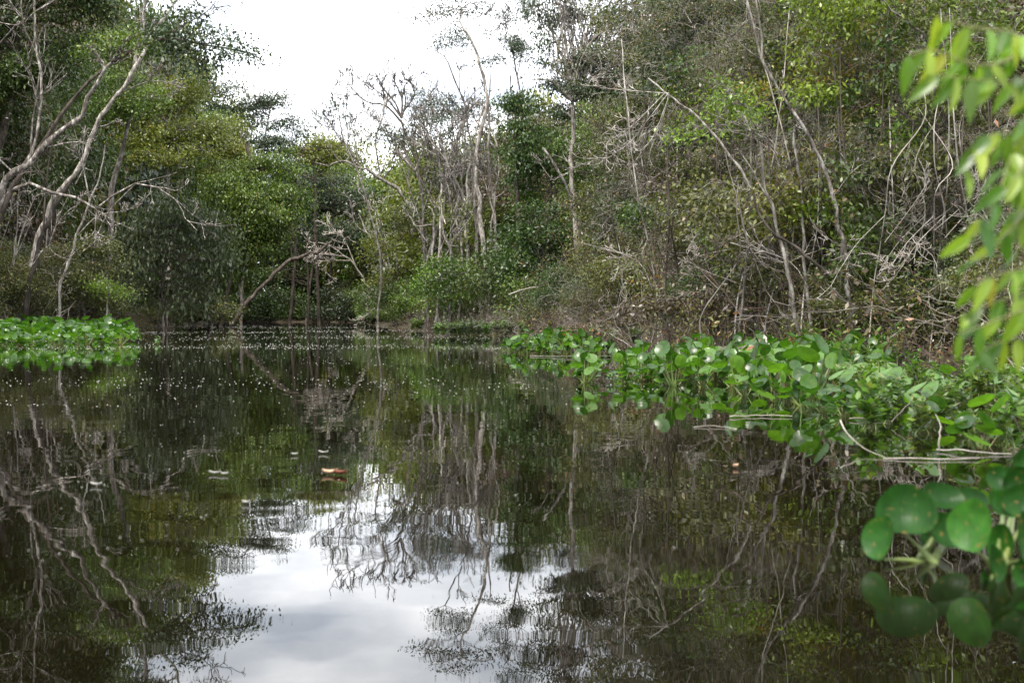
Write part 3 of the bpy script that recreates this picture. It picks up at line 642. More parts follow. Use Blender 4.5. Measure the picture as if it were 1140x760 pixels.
tree('leafy_tree', 'bright green leafy tree hung with vines between the broken columns', 'tree', 50,
     [(605,370), (610,280), (612,200), (612,140)], [(612,150,24,20), (600,180,24,24), (625,180,22,22), (592,215,24,20), (648,160,20,18), (660,200,22,24)], (.10,.045), 'green', LAI=2.6, rpx=(4,2), droop=.7)
tree('leafy_tree', 'olive green loose crown among thin pale trunks left of centre', 'tree', 66,
     [(490,366), (492,280), (490,210)], [(480,165,24,12), (505,180,28,14), (470,190,26,14), (540,175,22,14), (525,210,26,18), (485,220,26,16), (455,240,20,18), (555,150,16,14)], (.12,.05), 'olive', LAI=1.7, rpx=(3,1.5))
tree('leafy_tree', 'yellowish thin leaved tree between the thin pale trunks and the shaded river end', 'tree', 84,
     [(440,362), (442,300), (440,230)], [(440,230,22,20), (420,275,18,20), (455,270,22,20), (435,310,24,16), (470,250,18,18), (450,200,18,12)], (.15,.06), 'yellow', LAI=1.9, rpx=(3,1.5))
tree('leafy_tree', 'thin crowned ochre green tree behind the round dark bush', 'tree', 60,
     [(560,368), (556,300), (552,230)], [(548,235,26,22), (520,255,26,20), (575,220,20,20), (500,240,20,20), (540,275,22,18)], (.11,.045), 'yellow', LAI=1.5, rpx=(3,1.5))
for i, (x0, x1, y1, r_) in enumerate(((478,462,150,1.6), (498,490,170,1.8), (505,498,200,1.4), (516,508,150,1.6), (522,524,160,2.4), (533,520,185,2.2), (545,555,190,1.6), (556,566,180,1.5), (492,476,230,1.6), (510,512,220,1.2), (570,560,200,1.3), (486,496,250,1.3))):
    tree('pole_tree', 'thin pale upright trunk in the open thicket left of the round dark bush', 'tree', 58+RNG.uniform(-3, 6),
         [(x0,366), ((x0+x1)/2+RNG.uniform(-5,5),290), ((x0+x1)/2+RNG.uniform(-5,5),240), (x1,y1)], [], BIGL, 'dark', rpx=(r_*2.2,1.3), bark='bark_pale' if i % 3 else 'bark_grey', group='thin pale trunks left of centre',
         shoots=[([((x0+x1)/2,RNG.uniform(200,270)), (x1+RNG.uniform(-20,20),y1+20), (x1+RNG.uniform(-30,30),y1-10)], 1.3, .6, 5), ([((x0+x1)/2,240), (x1+RNG.uniform(-25,25),y1+40), (x1+RNG.uniform(-45,45),y1)], 1.5, .6, 6)])
tree('bush', 'large round dark green bush leaning over the water at centre', 'bush', 46,
     [(604,374), (602,330), (600,290)], [(600,235,26,20), (590,262,36,24), (622,262,34,26), (575,290,24,22), (610,295,42,22), (645,285,26,22), (565,310,18,14), (640,312,24,14)], (.10,.048), 'dark', LAI=3.1, rpx=(4,2), per=16)
tree('bush', 'mid green bush with lit top standing left of the round dark bush', 'bush', 54,
     [(500,368), (502,330), (503,305)], [(500,298,26,12), (485,308,22,12), (518,310,24,14), (500,325,30,10), (475,318,12,10)], (.10,.045), 'green', LAI=2.6, rpx=(3,2))
tree('bush', 'light green thin bush right of the arching dead stem', 'bush', 42,
     [(655,376), (650,345), (645,325)], [(640,322,24,12), (660,335,26,14), (625,338,16,10)], (.085,.035), 'yellow', LAI=1.8, rpx=(2,1))
# ---- right bank, near forest wall -----------------------------------------------
SL = (.08, .038)
def rb(label, d, tr, lobes, mat, LAI=2.3, name='leafy_tree', cat='tree', leaf=SL, **kw):
    return tree(name, label, cat, d, tr, lobes, leaf, mat, LAI=LAI, **kw)
rb('olive crown with sky showing through at the left end of the right hand forest', 38, [(700,374), (705,280), (700,180), (695,100)],
   [(700,140,30,24), (675,165,30,22), (720,175,30,24), (690,205,34,22), (660,230,30,22), (725,110,24,24), (715,55,24,26), (705,240,34,24)], 'olive', 2.2, rpx=(5,2), leaf=(.08,.034))
rb('dense dark green tree low behind the fan of pale dead twigs', 32, [(730,378), (735,320), (740,260)],
   [(700,275,40,26), (750,270,40,28), (725,305,46,22), (680,310,34,20), (770,300,36,24), (790,255,36,28)], 'dark', 2.8, rpx=(5,2))
rb('sage green tree with fine leaves above the long diagonal pale trunk', 28, [(790,380), (800,250), (800,120), (790,30)],
   [(770,40,36,36), (750,95,34,26), (805,20,36,40), (770,-25,50,36), (745,10,26,30), (735,60,22,30)], 'sage', 2.0, rpx=(5,2))
rb('olive tree behind the crossing trunks right of centre', 26, [(830,384), (835,260), (830,150)],
   [(815,165,36,24), (780,190,36,26), (845,190,32,28), (800,225,40,24), (760,230,34,22), (860,90,32,28), (825,60,30,24)], 'olive', 2.4, rpx=(5,2))
rb('bright green leaf cluster hanging between the diagonal trunks', 19.6, [(822,384), (835,240), (836,150), (832,118)],
   [(815,108,20,14), (838,122,14,10), (800,95,12,9), (760,150,12,9)], 'bright', 2.2, rpx=(2.4,1.2), name='climbing_vine', cat='vine', leaf=(.07,.026))
rb('dark green tree behind the blotched trunk on the right', 24, [(905,386), (900,250), (905,120)],
   [(890,230,36,28), (870,280,38,28), (920,190,36,30), (900,320,44,24), (850,320,34,22), (905,130,32,26)], 'dark', 2.6, rpx=(5,2))
rb('vivid yellow green climber in the sunlit top of the right forest', 17.6, [(935,388), (938,220), (930,90), (925,30)],
   [(930,20,22,16), (912,36,16,12), (940,32,16,12), (905,-5,20,16), (898,60,10,10), (905,102,14,16), (955,5,22,14), (890,20,12,10)], 'bright', 2.0, rpx=(2.4,1.2), name='climbing_vine', cat='vine', leaf=(.075,.03))
rb('yellow and orange leaved climber below the vivid green top', 17.8, [(985,390), (975,200), (960,100)],
   [(930,60,26,16), (965,45,26,18), (915,85,22,18), (945,90,26,18), (985,70,24,18), (960,120,24,16), (895,48,12,12)], 'orange', 1.8, rpx=(2.4,1.2), name='climbing_vine', cat='vine', leaf=(.065,.022))
rb('leaf green tree top with narrow leaves in the upper right', 17.6, [(1040,390), (1035,220), (1040,60)],
   [(1000,15,34,26), (1050,10,36,30), (1030,-35,60,30), (950,-40,50,30), (1090,-10,36,40), (1110,50,30,30), (1000,95,26,20)], 'green', 2.3, rpx=(5,2.4), leaf=(.075,.024))
rb('shaded olive tree behind the near hanging branch on the right', 16.6, [(1090,392), (1085,240), (1080,120)],
   [(1060,130,40,34), (1110,110,36,34), (1085,190,44,34), (1140,170,40,44), (1030,180,30,28), (1120,250,44,34)], 'olive', 2.0, rpx=(5,2.4))
rb('dark leafy thicket tree low on the right beside the hanging branch', 17, [(1010,392), (1005,330), (1000,260)],
   [(975,250,34,28), (1020,270,36,28), (950,290,32,26), (1000,310,36,24), (1060,310,36,28), (960,190,30,28), (1100,330,40,28)], 'dark', 1.9, rpx=(4,2))
rb('olive understorey tree with small leaves at the middle of the right forest', 21.5, [(940,388), (935,300), (940,220)],
   [(935,330,30,18), (960,215,26,22), (930,270,26,20), (975,150,24,20), (880,180,26,24), (1000,215,22,18)], 'olive', 1.7, rpx=(3,1.5))
rb('brown withered bush above the round leaved plants on the right', 22.5, [(860,386), (850,360), (845,340)],
   [(850,330,40,18), (800,325,40,20), (760,335,34,18), (895,345,30,14), (720,345,28,14)], 'brown', 1.6, name='bush', cat='bush', rpx=(2.4,1.2))
VK = [('bright', 'lime green'), ('green', 'leaf green'), ('orange', 'orange tinged'), ('dark', 'deep green')]
for i in range(22):
    px = 690+i*19+RNG.uniform(-12, 12); py = RNG.uniform(5, 270); d_ = float(np.interp(px, [690, 760, 870, 1000, 1140], [31, 23.5, 18.6, 17, 15.5])); mk, kn_ = VK[int(RNG.choice([0, 0, 1, 1, 2, 3]))]
    lo = [(px+RNG.uniform(-16,16), py+RNG.uniform(-22,30), RNG.uniform(8,17), RNG.uniform(6,12)) for _ in range(4)]
    tree('climbing_vine', f'{kn_} climber hanging in small sprays in the right forest wall', 'vine', d_, [(px+RNG.uniform(-40,40),385), (px+RNG.uniform(-40,40),330,.5), (px+RNG.uniform(-30,30),(385+py)/2), (px,py)], lo, (.075,.034), mk, LAI=1.7, rpx=(.9,.6), bark='bark_dark', group=f'{kn_} climbers in the right forest', nsub=4)
for i in range(34):
    px = 668+i*14+RNG.uniform(-10, 10); d_ = float(np.interp(px, [668, 760, 870, 1000, 1150], [33, 23.2, 18.6, 17, 15.5]))+RNG.uniform(-.4, .8); ty = RNG.uniform(-20, 220); lx = RNG.normal()*28
    pale = RNG.random() < .45
    tree('pole_tree', f"{'pale' if pale else 'dark'} thin crooked stem standing in the tangle of the right forest wall", 'tree', d_, [(px,388), (px+lx*.3+RNG.normal()*6,320,.3), (px+lx*.7+RNG.normal()*9,(330+ty)/2,-.3), (px+lx+RNG.normal()*9,ty)], [], BIGL, 'dark', rpx=(1.9,.8), bark='bark_pale' if pale else 'bark_dark', group=f"{'pale' if pale else 'dark'} crooked stems in the right forest",
         shoots=[([(px+lx*.7,(330+ty)/2), (px+lx*.7+RNG.normal()*30,(330+ty)/2-30), (px+lx*.7+RNG.normal()*45,(330+ty)/2-60)], 1, .4, 6), ([(px+lx*.3,320), (px+RNG.normal()*30,290), (px+RNG.normal()*50,270)], .9, .4, 5)])
# traced bare trunks of the right wall
tree('leaning_tree', 'long pale trunk curving diagonally down from the upper left in the right forest', 'tree', 19,
     [(880,372), (879,320), (874,268), (858,250), (840,218), (822,183), (806,162), (790,146), (768,124), (744,104), (722,88)], [], BIGL, 'dark', rpx=(3.6,1.5), bark='bark_pale',
     shoots=[([(744,104), (720,135), (700,160), (668,182)], 1., .35, 6), ([(744,110), (728,150), (712,172)], .9, .35, 6), ([(740,104), (706,138), (676,158)], .9, .35, 5), ([(744,106), (740,125), (725,165)], .8, .3, 4),
             ([(745,104), (715,102), (690,100), (668,98)], .8, .35, 4), ([(806,162), (812,190), (822,225)], .9, .4, 3)])
tree('leaning_tree', 'grey trunk dropping from the top and kinking above the blotched trunk', 'tree', 18.2,
     [(905,386), (896,300), (894,220), (888,185), (884,148), (890,134), (872,108), (848,66), (842,42), (830,-4), (822,-40)], [], BIGL, 'dark', rpx=(3.2,2), bark='bark_grey',
     shoots=[([(850,68), (835,58), (815,42), (790,36)], 1.4, .6, 4), ([(848,66), (848,40), (842,0), (845,-30)], 2.2, 1.4, 2), ([(872,108), (885,95), (900,86)], .8, .4, 3), ([(884,150), (862,152), (840,148)], .8, .35, 4)])
tree('blotched_tree', 'white blotched trunk leaning left in the middle of the right forest', 'tree', 16.8,
     [(950,388), (942,300), (936,262), (928,218), (914,180), (900,152), (880,120)], [], BIGL, 'dark', rpx=(4.8,2.6), bark='bark_spot', shoots=[([(928,218), (950,190), (975,175)], .9, .35, 5)])
tree('blotched_tree', 'short white blotched trunk behind the dark downward sloping limb', 'tree', 17.6,
     [(890,372), (876,300), (866,262), (858,225), (850,195), (846,160)], [], BIGL, 'dark', rpx=(4.2,2.4), bark='bark_grey', shoots=[([(858,225), (845,205), (838,190), (825,170)], 2, 1, 3)])
tree('fallen_limb', 'dark limb sloping down to the right across the blotched trunks', 'fallen limb', 16.6,
     [(925,306), (905,292), (882,272), (862,262), (846,240), (838,215)], [], BIGL, 'dark', rpx=(3.2,2), bark='bark_dark', ground_base=False,
     shoots=[([(850,246), (818,265), (800,282), (785,292)], 1, .4, 5), ([(820,240), (855,222), (880,208), (894,203)], 1.1, .5, 4), ([(862,262), (835,275), (815,290), (790,300)], 1, .4, 5)])
tree('dead_tree', 'thin dark stem bending in an arch low in the right thicket', 'tree', 16.8,
     [(780,384), (781,350), (800,322), (818,296), (824,270), (820,232), (822,205)], [], BIGL, 'dark', rpx=(1.6,.8), bark='twig_grey',
     shoots=[([(822,225), (832,268), (846,305), (858,332), (878,340), (894,334)], 1.6, .8, 4), ([(800,322), (780,300), (770,270)], .8, .4, 4)])
for i, (x0, x1, x2, y2) in enumerate(((1000,1018,1036,150), (1012,1030,1050,120), (985,996,1000,200), (1035,1040,1060,180), (1060,1075,1066,230), (968,985,1030,130), (1050,1052,1046,110), (1095,1088,1100,150), (1118,1120,1105,200))):
    tree('liana', 'thin pale liana hanging nearly straight in the dark gap behind the near branch', 'vine', 15.5+RNG.uniform(0, 2.5),
         [(x0,392), (x0+RNG.uniform(-14,14),330,.4), (x1,240), (x1+RNG.uniform(-14,14),(y2+240)/2,-.3), (x2,y2), (x2+RNG.uniform(-40,40),y2-60,.5)], [], BIGL, 'dark', rpx=(1.1,.7), bark='twig_pale', group='pale lianas on the right',
         shoots=[([(x1,240), (x1-30,270), (x1-50,300)], .7, .3, 5), ([(x1,RNG.uniform(180,300)), (x1+30,230), (x1+50,200)], .7, .3, 5)])

# ---- prototypes: undergrowth --------------------------------------------------------
def proto_bush(name, cat, w, h, leaf, mat, LAI, bark, nl=5, droop=.4):
    root = thing(name, '', cat); lb = []
    for q in range(nl*2):
        a = q*2.4+RNG.random(); rr = w*RNG.uniform(.12, .26); rd = w*RNG.uniform(.1, .55)
        lb.append(((math.cos(a)*rd, math.sin(a)*rd, h*RNG.uniform(.25, .9)), (rr*1.2, rr*1.2, h*RNG.uniform(.08, .2))))
    T = smooth_line([(0,0,-.2), (.05,0,h*.25), (0,.05,h*.5)], 8); rt = np.linspace(.03, .015, 8)
    (LV, LQ, LR), (BV, BQ) = crown(lb, T, rt, leaf[0], leaf[1], LAI, droop, 14, twig_r=.004, limb_r=.018)
    stems = [(smooth_line([(0,0,-.2), (math.cos(a)*w*.15, math.sin(a)*w*.15, h*.3), (math.cos(a)*w*.35, math.sin(a)*w*.35, h*.7)], 7), np.linspace(.02, .006, 7)) for a in np.arange(7)*.9]
    V, Q = merge([(BV, BQ), tubes_of(stems)])
    link('stems', make_mesh('stems', V, Q, M[bark]), root)
    link('foliage', make_mesh('foliage', LV, LQ, M[mat], rnd=LR), root)
    return Proto(root)
def proto_tangle(name, cat, h, n, bark, spread=.8, leafy=None, maxl=4, r=.009):
    root = thing(name, '', cat); out = []
    for q in range(n):
        a = RNG.random()*6.28; s_ = np.array([math.cos(a)*.35*h*RNG.random(), math.sin(a)*.35*h*RNG.random(), -.25])
        d_ = np.array([math.cos(a)*.7, math.sin(a)*.7, RNG.uniform(.5, 1.4)])
        grow(s_, d_, h*RNG.uniform(.45, .8), r*RNG.uniform(.6, 1.3), 1, out, maxl=maxl, spread=spread, up=.0, kids=(2, 4), wob=.22)
    V, Q = tubes_of(out, 4, rmin=.0022)
    link('stems', make_mesh('stems', V, Q, M[bark]), root)
    if leafy:
        tips = np.array([p[-1] for p, _ in out]); mids = np.array([p[4] for p, _ in out]); X = np.vstack([tips, mids])
        X = np.repeat(X, 3, 0)+RNG.normal(size=(len(X)*3, 3))*.06
        D = RNG.normal(size=X.shape); D[:, 2] -= .5; D = norm(D); sc = RNG.uniform(.6, 1.2, len(X))
        V, Q = leaf_quads(X, D, unit(len(X)), leafy[1][0]*sc, leafy[1][1]*sc)
        link('foliage', make_mesh('foliage', V, Q, M[leafy[0]], rnd=RNG.random(len(Q))), root)
    return Proto(root)
B_near = [(proto_bush('shrub', 'shrub', 2.2, 2., (.06,.026), m_, 2.6, b_), k_) for m_, b_, k_ in (('olive','twig_grey','olive'), ('dark','bark_dark','dark green'), ('olive','twig_brown','ochre'), ('sage','twig_grey','grey green'))]
B_far = [(proto_bush('shrub', 'shrub', 3.2, 2.8, (.14,.06), m_, 2.6, b_), k_) for m_, b_, k_ in (('olive','twig_grey','olive'), ('dark','bark_dark','dark green'), ('green','twig_grey','leaf green'))]
T_near = [(proto_tangle('dead_shrub', 'dead shrub', 1.7, 9, b_, leafy=l_), k_) for b_, l_, k_ in (('twig_brown', None, 'reddish brown'), ('twig_grey', ('brown', (.05,.02)), 'grey'), ('twig_pale', None, 'pale'), ('twig_brown', ('olive', (.05,.02)), 'half leafed brown'))]
def bank_places(poly, y0, y1, step, o0, o1):
    out = []
    for p, nr in along(poly, step):
        if not (y0 <= p[1] <= y1): continue
        s_ = 1 if sdist(np.array([p[0]+nr[0]]), np.array([p[1]+nr[1]]))[0] > 0 else -1
        q = p+nr*s_*RNG.uniform(o0, o1); px = 570+F*q[0]/max(q[1], .5)
        if -180 < px < 1330: out.append(q)
    return out
def scatter(places, protos, zone, smin, smax, word):
    for q in places:
        P_, k_ = protos[int(RNG.integers(len(protos)))]; s_ = RNG.uniform(smin, smax)
        P_.place((q[0], q[1], float(gz(q[0], q[1])[0])), RNG.random()*6.28, (s_, s_, s_*RNG.uniform(.85, 1.2)),
                 f"{k_} {word} low on the {zone}", f"{k_} {word}s on the {zone}")
scatter(bank_places(RIGHT[3:], 7.5, 45, 1.2, .2, 1.6), B_near, 'near right bank', .6, 1.1, 'shrub')
scatter(bank_places(RIGHT[3:], 7.5, 45, 1.7, 1.6, 3.6), B_near, 'near right bank', 1.1, 1.9, 'shrub')
scatter(bank_places(RIGHT[3:], 9, 72, .7, -.3, 1.0), T_near, 'right bank', .6, 1.15, 'tangle of twigs')
scatter(bank_places(RIGHT[3:], 9, 45, 1.1, 1.0, 2.6), T_near, 'right bank', 1.2, 2.2, 'tangle of twigs')
scatter(bank_places(RIGHT[3:], 45, 165, 2.2, .3, 2.5), B_far, 'distant right bank', .7, 1.3, 'shrub')
scatter(bank_places(LEFT, 26, 70, 1.2, .2, 2.0), B_near, 'near left bank', .9, 1.6, 'shrub')
scatter(bank_places(LEFT, 26, 95, 1.3, 0, 1.6), T_near, 'left bank', .9, 1.7, 'tangle of twigs')
scatter(bank_places(LEFT, 60, 166, 2.4, .2, 2.5), B_far, 'distant left bank', .8, 1.4, 'shrub')
scatter(bank_places([RIGHT[-1], LEFT[0]], 150, 170, 1.5, .2, 2.5), B_far, 'far end of the river', .7, 1.2, 'shrub')
# climbing sprays of twigs hung up in the right forest
hang = [(proto_tangle('twig_spray', 'dead branches', 1.6, 4, 'twig_pale', maxl=4, r=.007), 'pale'), (proto_tangle('twig_spray', 'dead branches', 1.6, 4, 'twig_grey', maxl=4, leafy=('olive', (.055,.022)), r=.007), 'grey')]
def spray(px, py, d, s, tilt):
    P_, k_ = hang[int(RNG.integers(2))]
    r_ = P_.place(W(px, py, d), RNG.random()*6.28, (s, s, s), f"{k_} bare twigs tangled high in the right forest wall", f"{k_} twig sprays in the right forest")
    r_.rotation_euler = (tilt, RNG.uniform(-.6, .6), RNG.random()*6.28)
for q in range(100):
    px = RNG.uniform(665, 1150) if q < 85 else RNG.uniform(650, 800); py = RNG.uniform(-10, 330); d = np.interp(px, [660, 760, 870, 1000, 1140], [34, 25, 20.5, 18, 15.5])+RNG.uniform(-1.2, 1.2)
    spray(px, py, d, RNG.uniform(.5, 1.0)*d/22, RNG.uniform(-2.4, 2.4))
# ---- floating plants ---------------------------------------------------------------
def blade(cen, nrm, up, w, h, cup=.18, rings=3, seg=14, point=.0):
    """round water hyacinth blade: disc with a shallow cup, blunt tip and notch at its base"""
    nrm = norm(np.array(nrm, float)); up = norm(np.array(up, float)-nrm*np.dot(up, nrm)); s_ = np.cross(up, nrm)
    V = [cen-nrm*cup*w*.0]; Q = []
    for r_ in range(1, rings+1):
        f_ = r_/rings
        for q in range(seg):
            a = q/seg*2*math.pi; x = math.sin(a); y = math.cos(a)
            k = 1+point*max(0, y)**6-.10*max(0, -y)**10
            k *= 1+.03*math.sin(3*a+w*50)
            V.append(cen+s_*x*w*.5*f_*k+up*y*h*.5*f_*k+nrm*(cup*w*(f_**2)*(.55+.45*abs(x))-cup*w*.25*(y*f_)))
    for q in range(seg):
        Q.append((0, 1+q, 1+(q+1) % seg, 1+(q+1) % seg))
    tri = [(0, 1+q, 1+(q+1) % seg) for q in range(seg)]
    quads = [(1+r_*seg+q, 1+(r_+1)*seg+q, 1+(r_+1)*seg+(q+1) % seg, 1+r_*seg+(q+1) % seg) for r_ in range(rings-1) for q in range(seg)]
    return np.array(V), tri, quads
def poly_mesh(name, V, faces, mat, rnd):
    me = bpy.data.meshes.new(name); me.from_pydata([tuple(v) for v in V], [], [tuple(int(i) for i in f_) for f_ in faces])
    me.polygons.foreach_set('use_smooth', np.ones(len(me.polygons), bool))
    a = me.attributes.new('rnd', 'FLOAT', 'FACE'); a.data.foreach_set('value', np.asarray(rnd, np.float32)); me.materials.append(mat)
    return me
def hyacinth_data(nl, ht, sz, seed, seg=12, rings=3):
    BV, BF, BR, ST = [], [], [], []; off = 0
    for q in range(nl):
        a = q*2.4+RNG.random()*.8; lean = RNG.uniform(.15, 1.1); hh = ht*RNG.uniform(.15, 1.1)
        tip = np.array([math.cos(a)*lean*ht*.55, math.sin(a)*lean*ht*.55, hh])
        mid = tip*np.array([.65, .65, .45]); ST.append((smooth_line([(0,0,-.03), mid, tip], 7), np.linspace(.009, .0035, 7)*(sz/.11)*np.array([1,1.5,1.3,1,1,1,1])))
        s_ = sz*RNG.uniform(.7, 1.15); out = np.array([math.cos(a), math.sin(a), 0])
        nrm = out*RNG.uniform(.1, 1.1)*RNG.choice([1, 1, -.6])+np.array([0, 0, RNG.uniform(.25, 1.1)])+RNG.normal(size=3)*.3
        up = np.array([0, 0, 1.])+out*.5
        un = norm(np.array(nrm)); uu = norm(up-un*np.dot(up, un))
        V, tri, quads = blade(tip+uu*s_*.45, nrm, up, s_, s_*RNG.uniform(.9, 1.1), cup=RNG.uniform(.05, .22), rings=rings, seg=seg)
        BV.append(V); fs = tri+quads; BF += [tuple(i+off for i in f_) for f_ in fs]; BR += [RNG.random()*.92]*len(fs); off += len(V)
    return np.concatenate(BV), BF, BR, tubes_of(ST, 4)
def hyacinth_proto(nl, ht, sz):
    BV, BF, BR, (SV, SQ) = hyacinth_data(nl, ht, sz, 0)
    root = thing('water_hyacinth', '', 'water plant')
    link('leaves', poly_mesh('leaves', BV, BF, M['hyacinth'], BR), root)
    link('stems', make_mesh('stems', SV, SQ, M['hyacinth_stem'], rnd=RNG.random(len(SQ)), smooth=True), root)
    return Proto(root)
def lance_proto(h, n, L_, Wd, mat='lance', bark='hyacinth_stem'):
    root = thing('water_primrose', '', 'water plant'); st = []; Pb, D = [], []
    for q in range(n):
        a = RNG.random()*6.28; ln = h*RNG.uniform(.6, 1.1); tilt = RNG.uniform(.1, .7)
        line = smooth_line([(RNG.normal()*.05, RNG.normal()*.05, -.03), (math.cos(a)*tilt*ln*.3, math.sin(a)*tilt*ln*.3, ln*.5), (math.cos(a)*tilt*ln*.8, math.sin(a)*tilt*ln*.8, ln)], 8)
        st.append((line, np.linspace(.004, .0018, 8)))
        for j in range(2, 8):
            for s_ in range(3 if j > 5 else 2):
                b = j*1.7+s_*2.6+RNG.random(); Pb.append(line[j]); D.append((math.cos(b), math.sin(b), RNG.uniform(-.1, .9)))
    Pb = np.array(Pb); D = norm(np.array(D)); sc = RNG.uniform(.6, 1.2, len(Pb))
    V, Q = leaf_quads(Pb, D, np.array([[0, 0, 1.]])+RNG.normal(size=D.shape)*.3, L_*sc, Wd*sc)
    SV, SQ = tubes_of(st, 4)
    link('leaves', make_mesh('leaves', V, Q, M[mat], rnd=RNG.random(len(Q))), root)
    link('stems', make_mesh('stems', SV, SQ, M[bark], rnd=RNG.random(len(SQ))), root)
    return Proto(root)
HY_P = [hyacinth_proto(9, .20, .12), hyacinth_proto(10, .25, .135), hyacinth_proto(8, .16, .115), hyacinth_proto(10, .30, .14), hyacinth_proto(9, .22, .12), hyacinth_proto(8, .13, .12)]
LA_P = [lance_proto(.30, 8, .085, .030), lance_proto(.22, 9, .075, .034), lance_proto(.42, 7, .10, .024)]
LF_P = [lance_proto(.40, 9, .15, .05, 'lance'), lance_proto(.5, 9, .16, .05, 'sage')]
def in_poly(x, y, P):
    ins = False
    for i in range(len(P)):
        a = P[i]; b = P[(i+1) % len(P)]
        if (a[1] > y) != (b[1] > y) and x < (b[0]-a[0])*(y-a[1])/(b[1]-a[1])+a[0]: ins = not ins
    return ins
def fill(P, spacing, protos, lab, grp, smin=.8, smax=1.2, tall=None, jitter=.45, prob=1.0, clip=9.):
    xs = [p[0] for p in P]; ys = [p[1] for p in P]; n = 0
    y = min(ys)
    while y < max(ys):
        x = min(xs)
        while x < max(xs):
            qx = x+RNG.normal()*spacing*jitter; qy = y+RNG.normal()*spacing*jitter
            if in_poly(qx, qy, P) and RNG.random() < prob and qx/qy < clip+RNG.normal()*.02:
                z = max(0, float(gz(qx, qy)[0])); s_ = RNG.uniform(smin, smax)*(tall(qx, qy) if tall else 1)
                protos[int(RNG.integers(len(protos)))].place((qx, qy, z), RNG.random()*6.28, (s_, s_, s_), lab, grp); n += 1
            x += spacing
        y += spacing
    print('fill', grp, n)
# right hand mat: round leaves outside, narrow leaved plants nearer
MAT_R = [(.62,12.15),(1.3,11.9),(1.75,11.3),(1.75,9.4),(1.95,8.4),(2.4,7.2),(3.1,7.2),(4.4,8.8),(5.0,12),(4.7,15.5),(3.8,17.6),(2.6,17),(1.6,15.2),(.9,13.6)]
fill(MAT_R, .40, HY_P, 'green water hyacinth in the floating mat along the right bank', 'water hyacinths in the right hand mat', .85, 1.25, tall=lambda x, y: .8+.3*min(1, max(0, (x-1.2)/1.4)), clip=.285)
fill([(2.0,7.6),(2.25,6.2),(2.5,5.6),(3.7,5.6),(4.6,8.2),(5.0,11),(4.6,12.5),(3.2,12.6),(2.6,10),(2.1,8.6)], .40, LA_P[:2]+HY_P[:1]+LA_P[1:2], 'narrow leaved green water plant growing among the round leaves near the right edge', 'narrow leaved water plants near the right edge', .65, 1.15)
fill([(3.2,12.6),(4.6,12.5),(5.9,13.5),(5.0,18),(4.2,20),(3.4,18.2)], .75, LA_P[2:], 'tall narrow leaved plant at the foot of the right bank thicket', 'tall narrow leaved plants at the foot of the right bank', 1.0, 1.6, prob=.6)
fill([(-.1,21.6),(1.2,20.6),(1.9,23),(.8,25.5),(-.3,24)], .42, HY_P, 'dark green water hyacinth in the small patch left of the main mat', 'water hyacinths in the small middle patch', .9, 1.25)
fill([(-3.0,41.5),(2.0,41.5),(2.0,47),(-1,49),(-2.6,46)], .6, LF_P, 'pale green low water plant in the strip below the round dark bush', 'pale low water plants in the middle strip', .8, 1.2)
fill([(2.0,27),(3.0,24.5),(3.3,26),(2.4,32),(1.6,33)], .9, LF_P, 'pale narrow leaved plant under the brown twigs right of the middle strip', 'pale plants under the brown twigs', .8, 1.1)
fill([(-27,84),(-22,84),(-21,88),(-26,90)], 2.2, LF_P, 'bright low water plant at the foot of the left bank by the bend', 'low water plants at the left bend', 1.3, 1.8)
fill([(-12.6,96),(-10.5,92),(-9.5,94),(-11.5,101)], 1.5, LF_P, 'bright low water plant below the bowing dead tree', 'low water plants below the bowing tree', 1.6, 2.2)
fill([(-5.3,60),(-4,58),(-3.6,61),(-4.8,63)], 1.0, LF_P, 'bright tuft of water plant at the foot of the lit bush', 'water plant tufts at the foot of the lit bush', 1.1, 1.5)
fill([(-14.0,26.6),(-11.4,27),(-8.9,28.6),(-9.0,29.6),(-9.6,30.2),(-14,28.6)], .5, HY_P, 'bright green water hyacinth along the front edge of the left mat', 'water hyacinths at the front of the left mat', .8, 1.5, prob=.85)
fill([(-8.9,28.8),(-8.3,29.4),(-8.8,31),(-9.6,32)], .6, HY_P[:3], 'small stray water hyacinth drifting off the right end of the left mat', 'stray hyacinths by the left mat', .6, .95, prob=.5)
# the rest of the left mat reads as one mass
bv, bf, br_, so = [], [], [], 0
SVs = []
protosd = [hyacinth_data(5, .3, .15, 0, seg=8, rings=2) for _ in range(5)]
P_ = [(-14,28.6),(-9.6,30.2),(-9.2,30.2),(-10.4,34),(-13.4,42),(-17.2,46),(-16.6,39),(-15.8,28)]
for y in np.arange(28, 46, .40):
    for x in np.arange(-17.5, -8.5, .40):
        qx, qy = x+RNG.normal()*.13, y+RNG.normal()*.13
        if not in_poly(qx, qy, P_): continue
        V, Fc, Rn, (sv, sq) = protosd[int(RNG.integers(5))]; a = RNG.random()*6.28; s_ = RNG.uniform(.7, 1.5)*(1.05+.3*math.sin(qx*1.7)*math.cos(qy*1.3))
        rot = np.array([[math.cos(a), -math.sin(a), 0], [math.sin(a), math.cos(a), 0], [0, 0, 1]])
        bv.append(V@rot.T*s_+np.array([qx, qy, max(0, float(gz(qx, qy)[0]))])); bf += [tuple(i+so for i in f_) for f_ in Fc]; br_ += [min(1, r_*.7+RNG.random()*.3) for r_ in Rn]; so += len(V)
o = link('water_hyacinth_mass', poly_mesh('water_hyacinth_mass', np.concatenate(bv), bf, M['hyacinth'], br_)); o['kind'] = 'stuff'
tag(o, 'dense floating hyacinth carpet behind the front edge of the left mat', 'water plants')

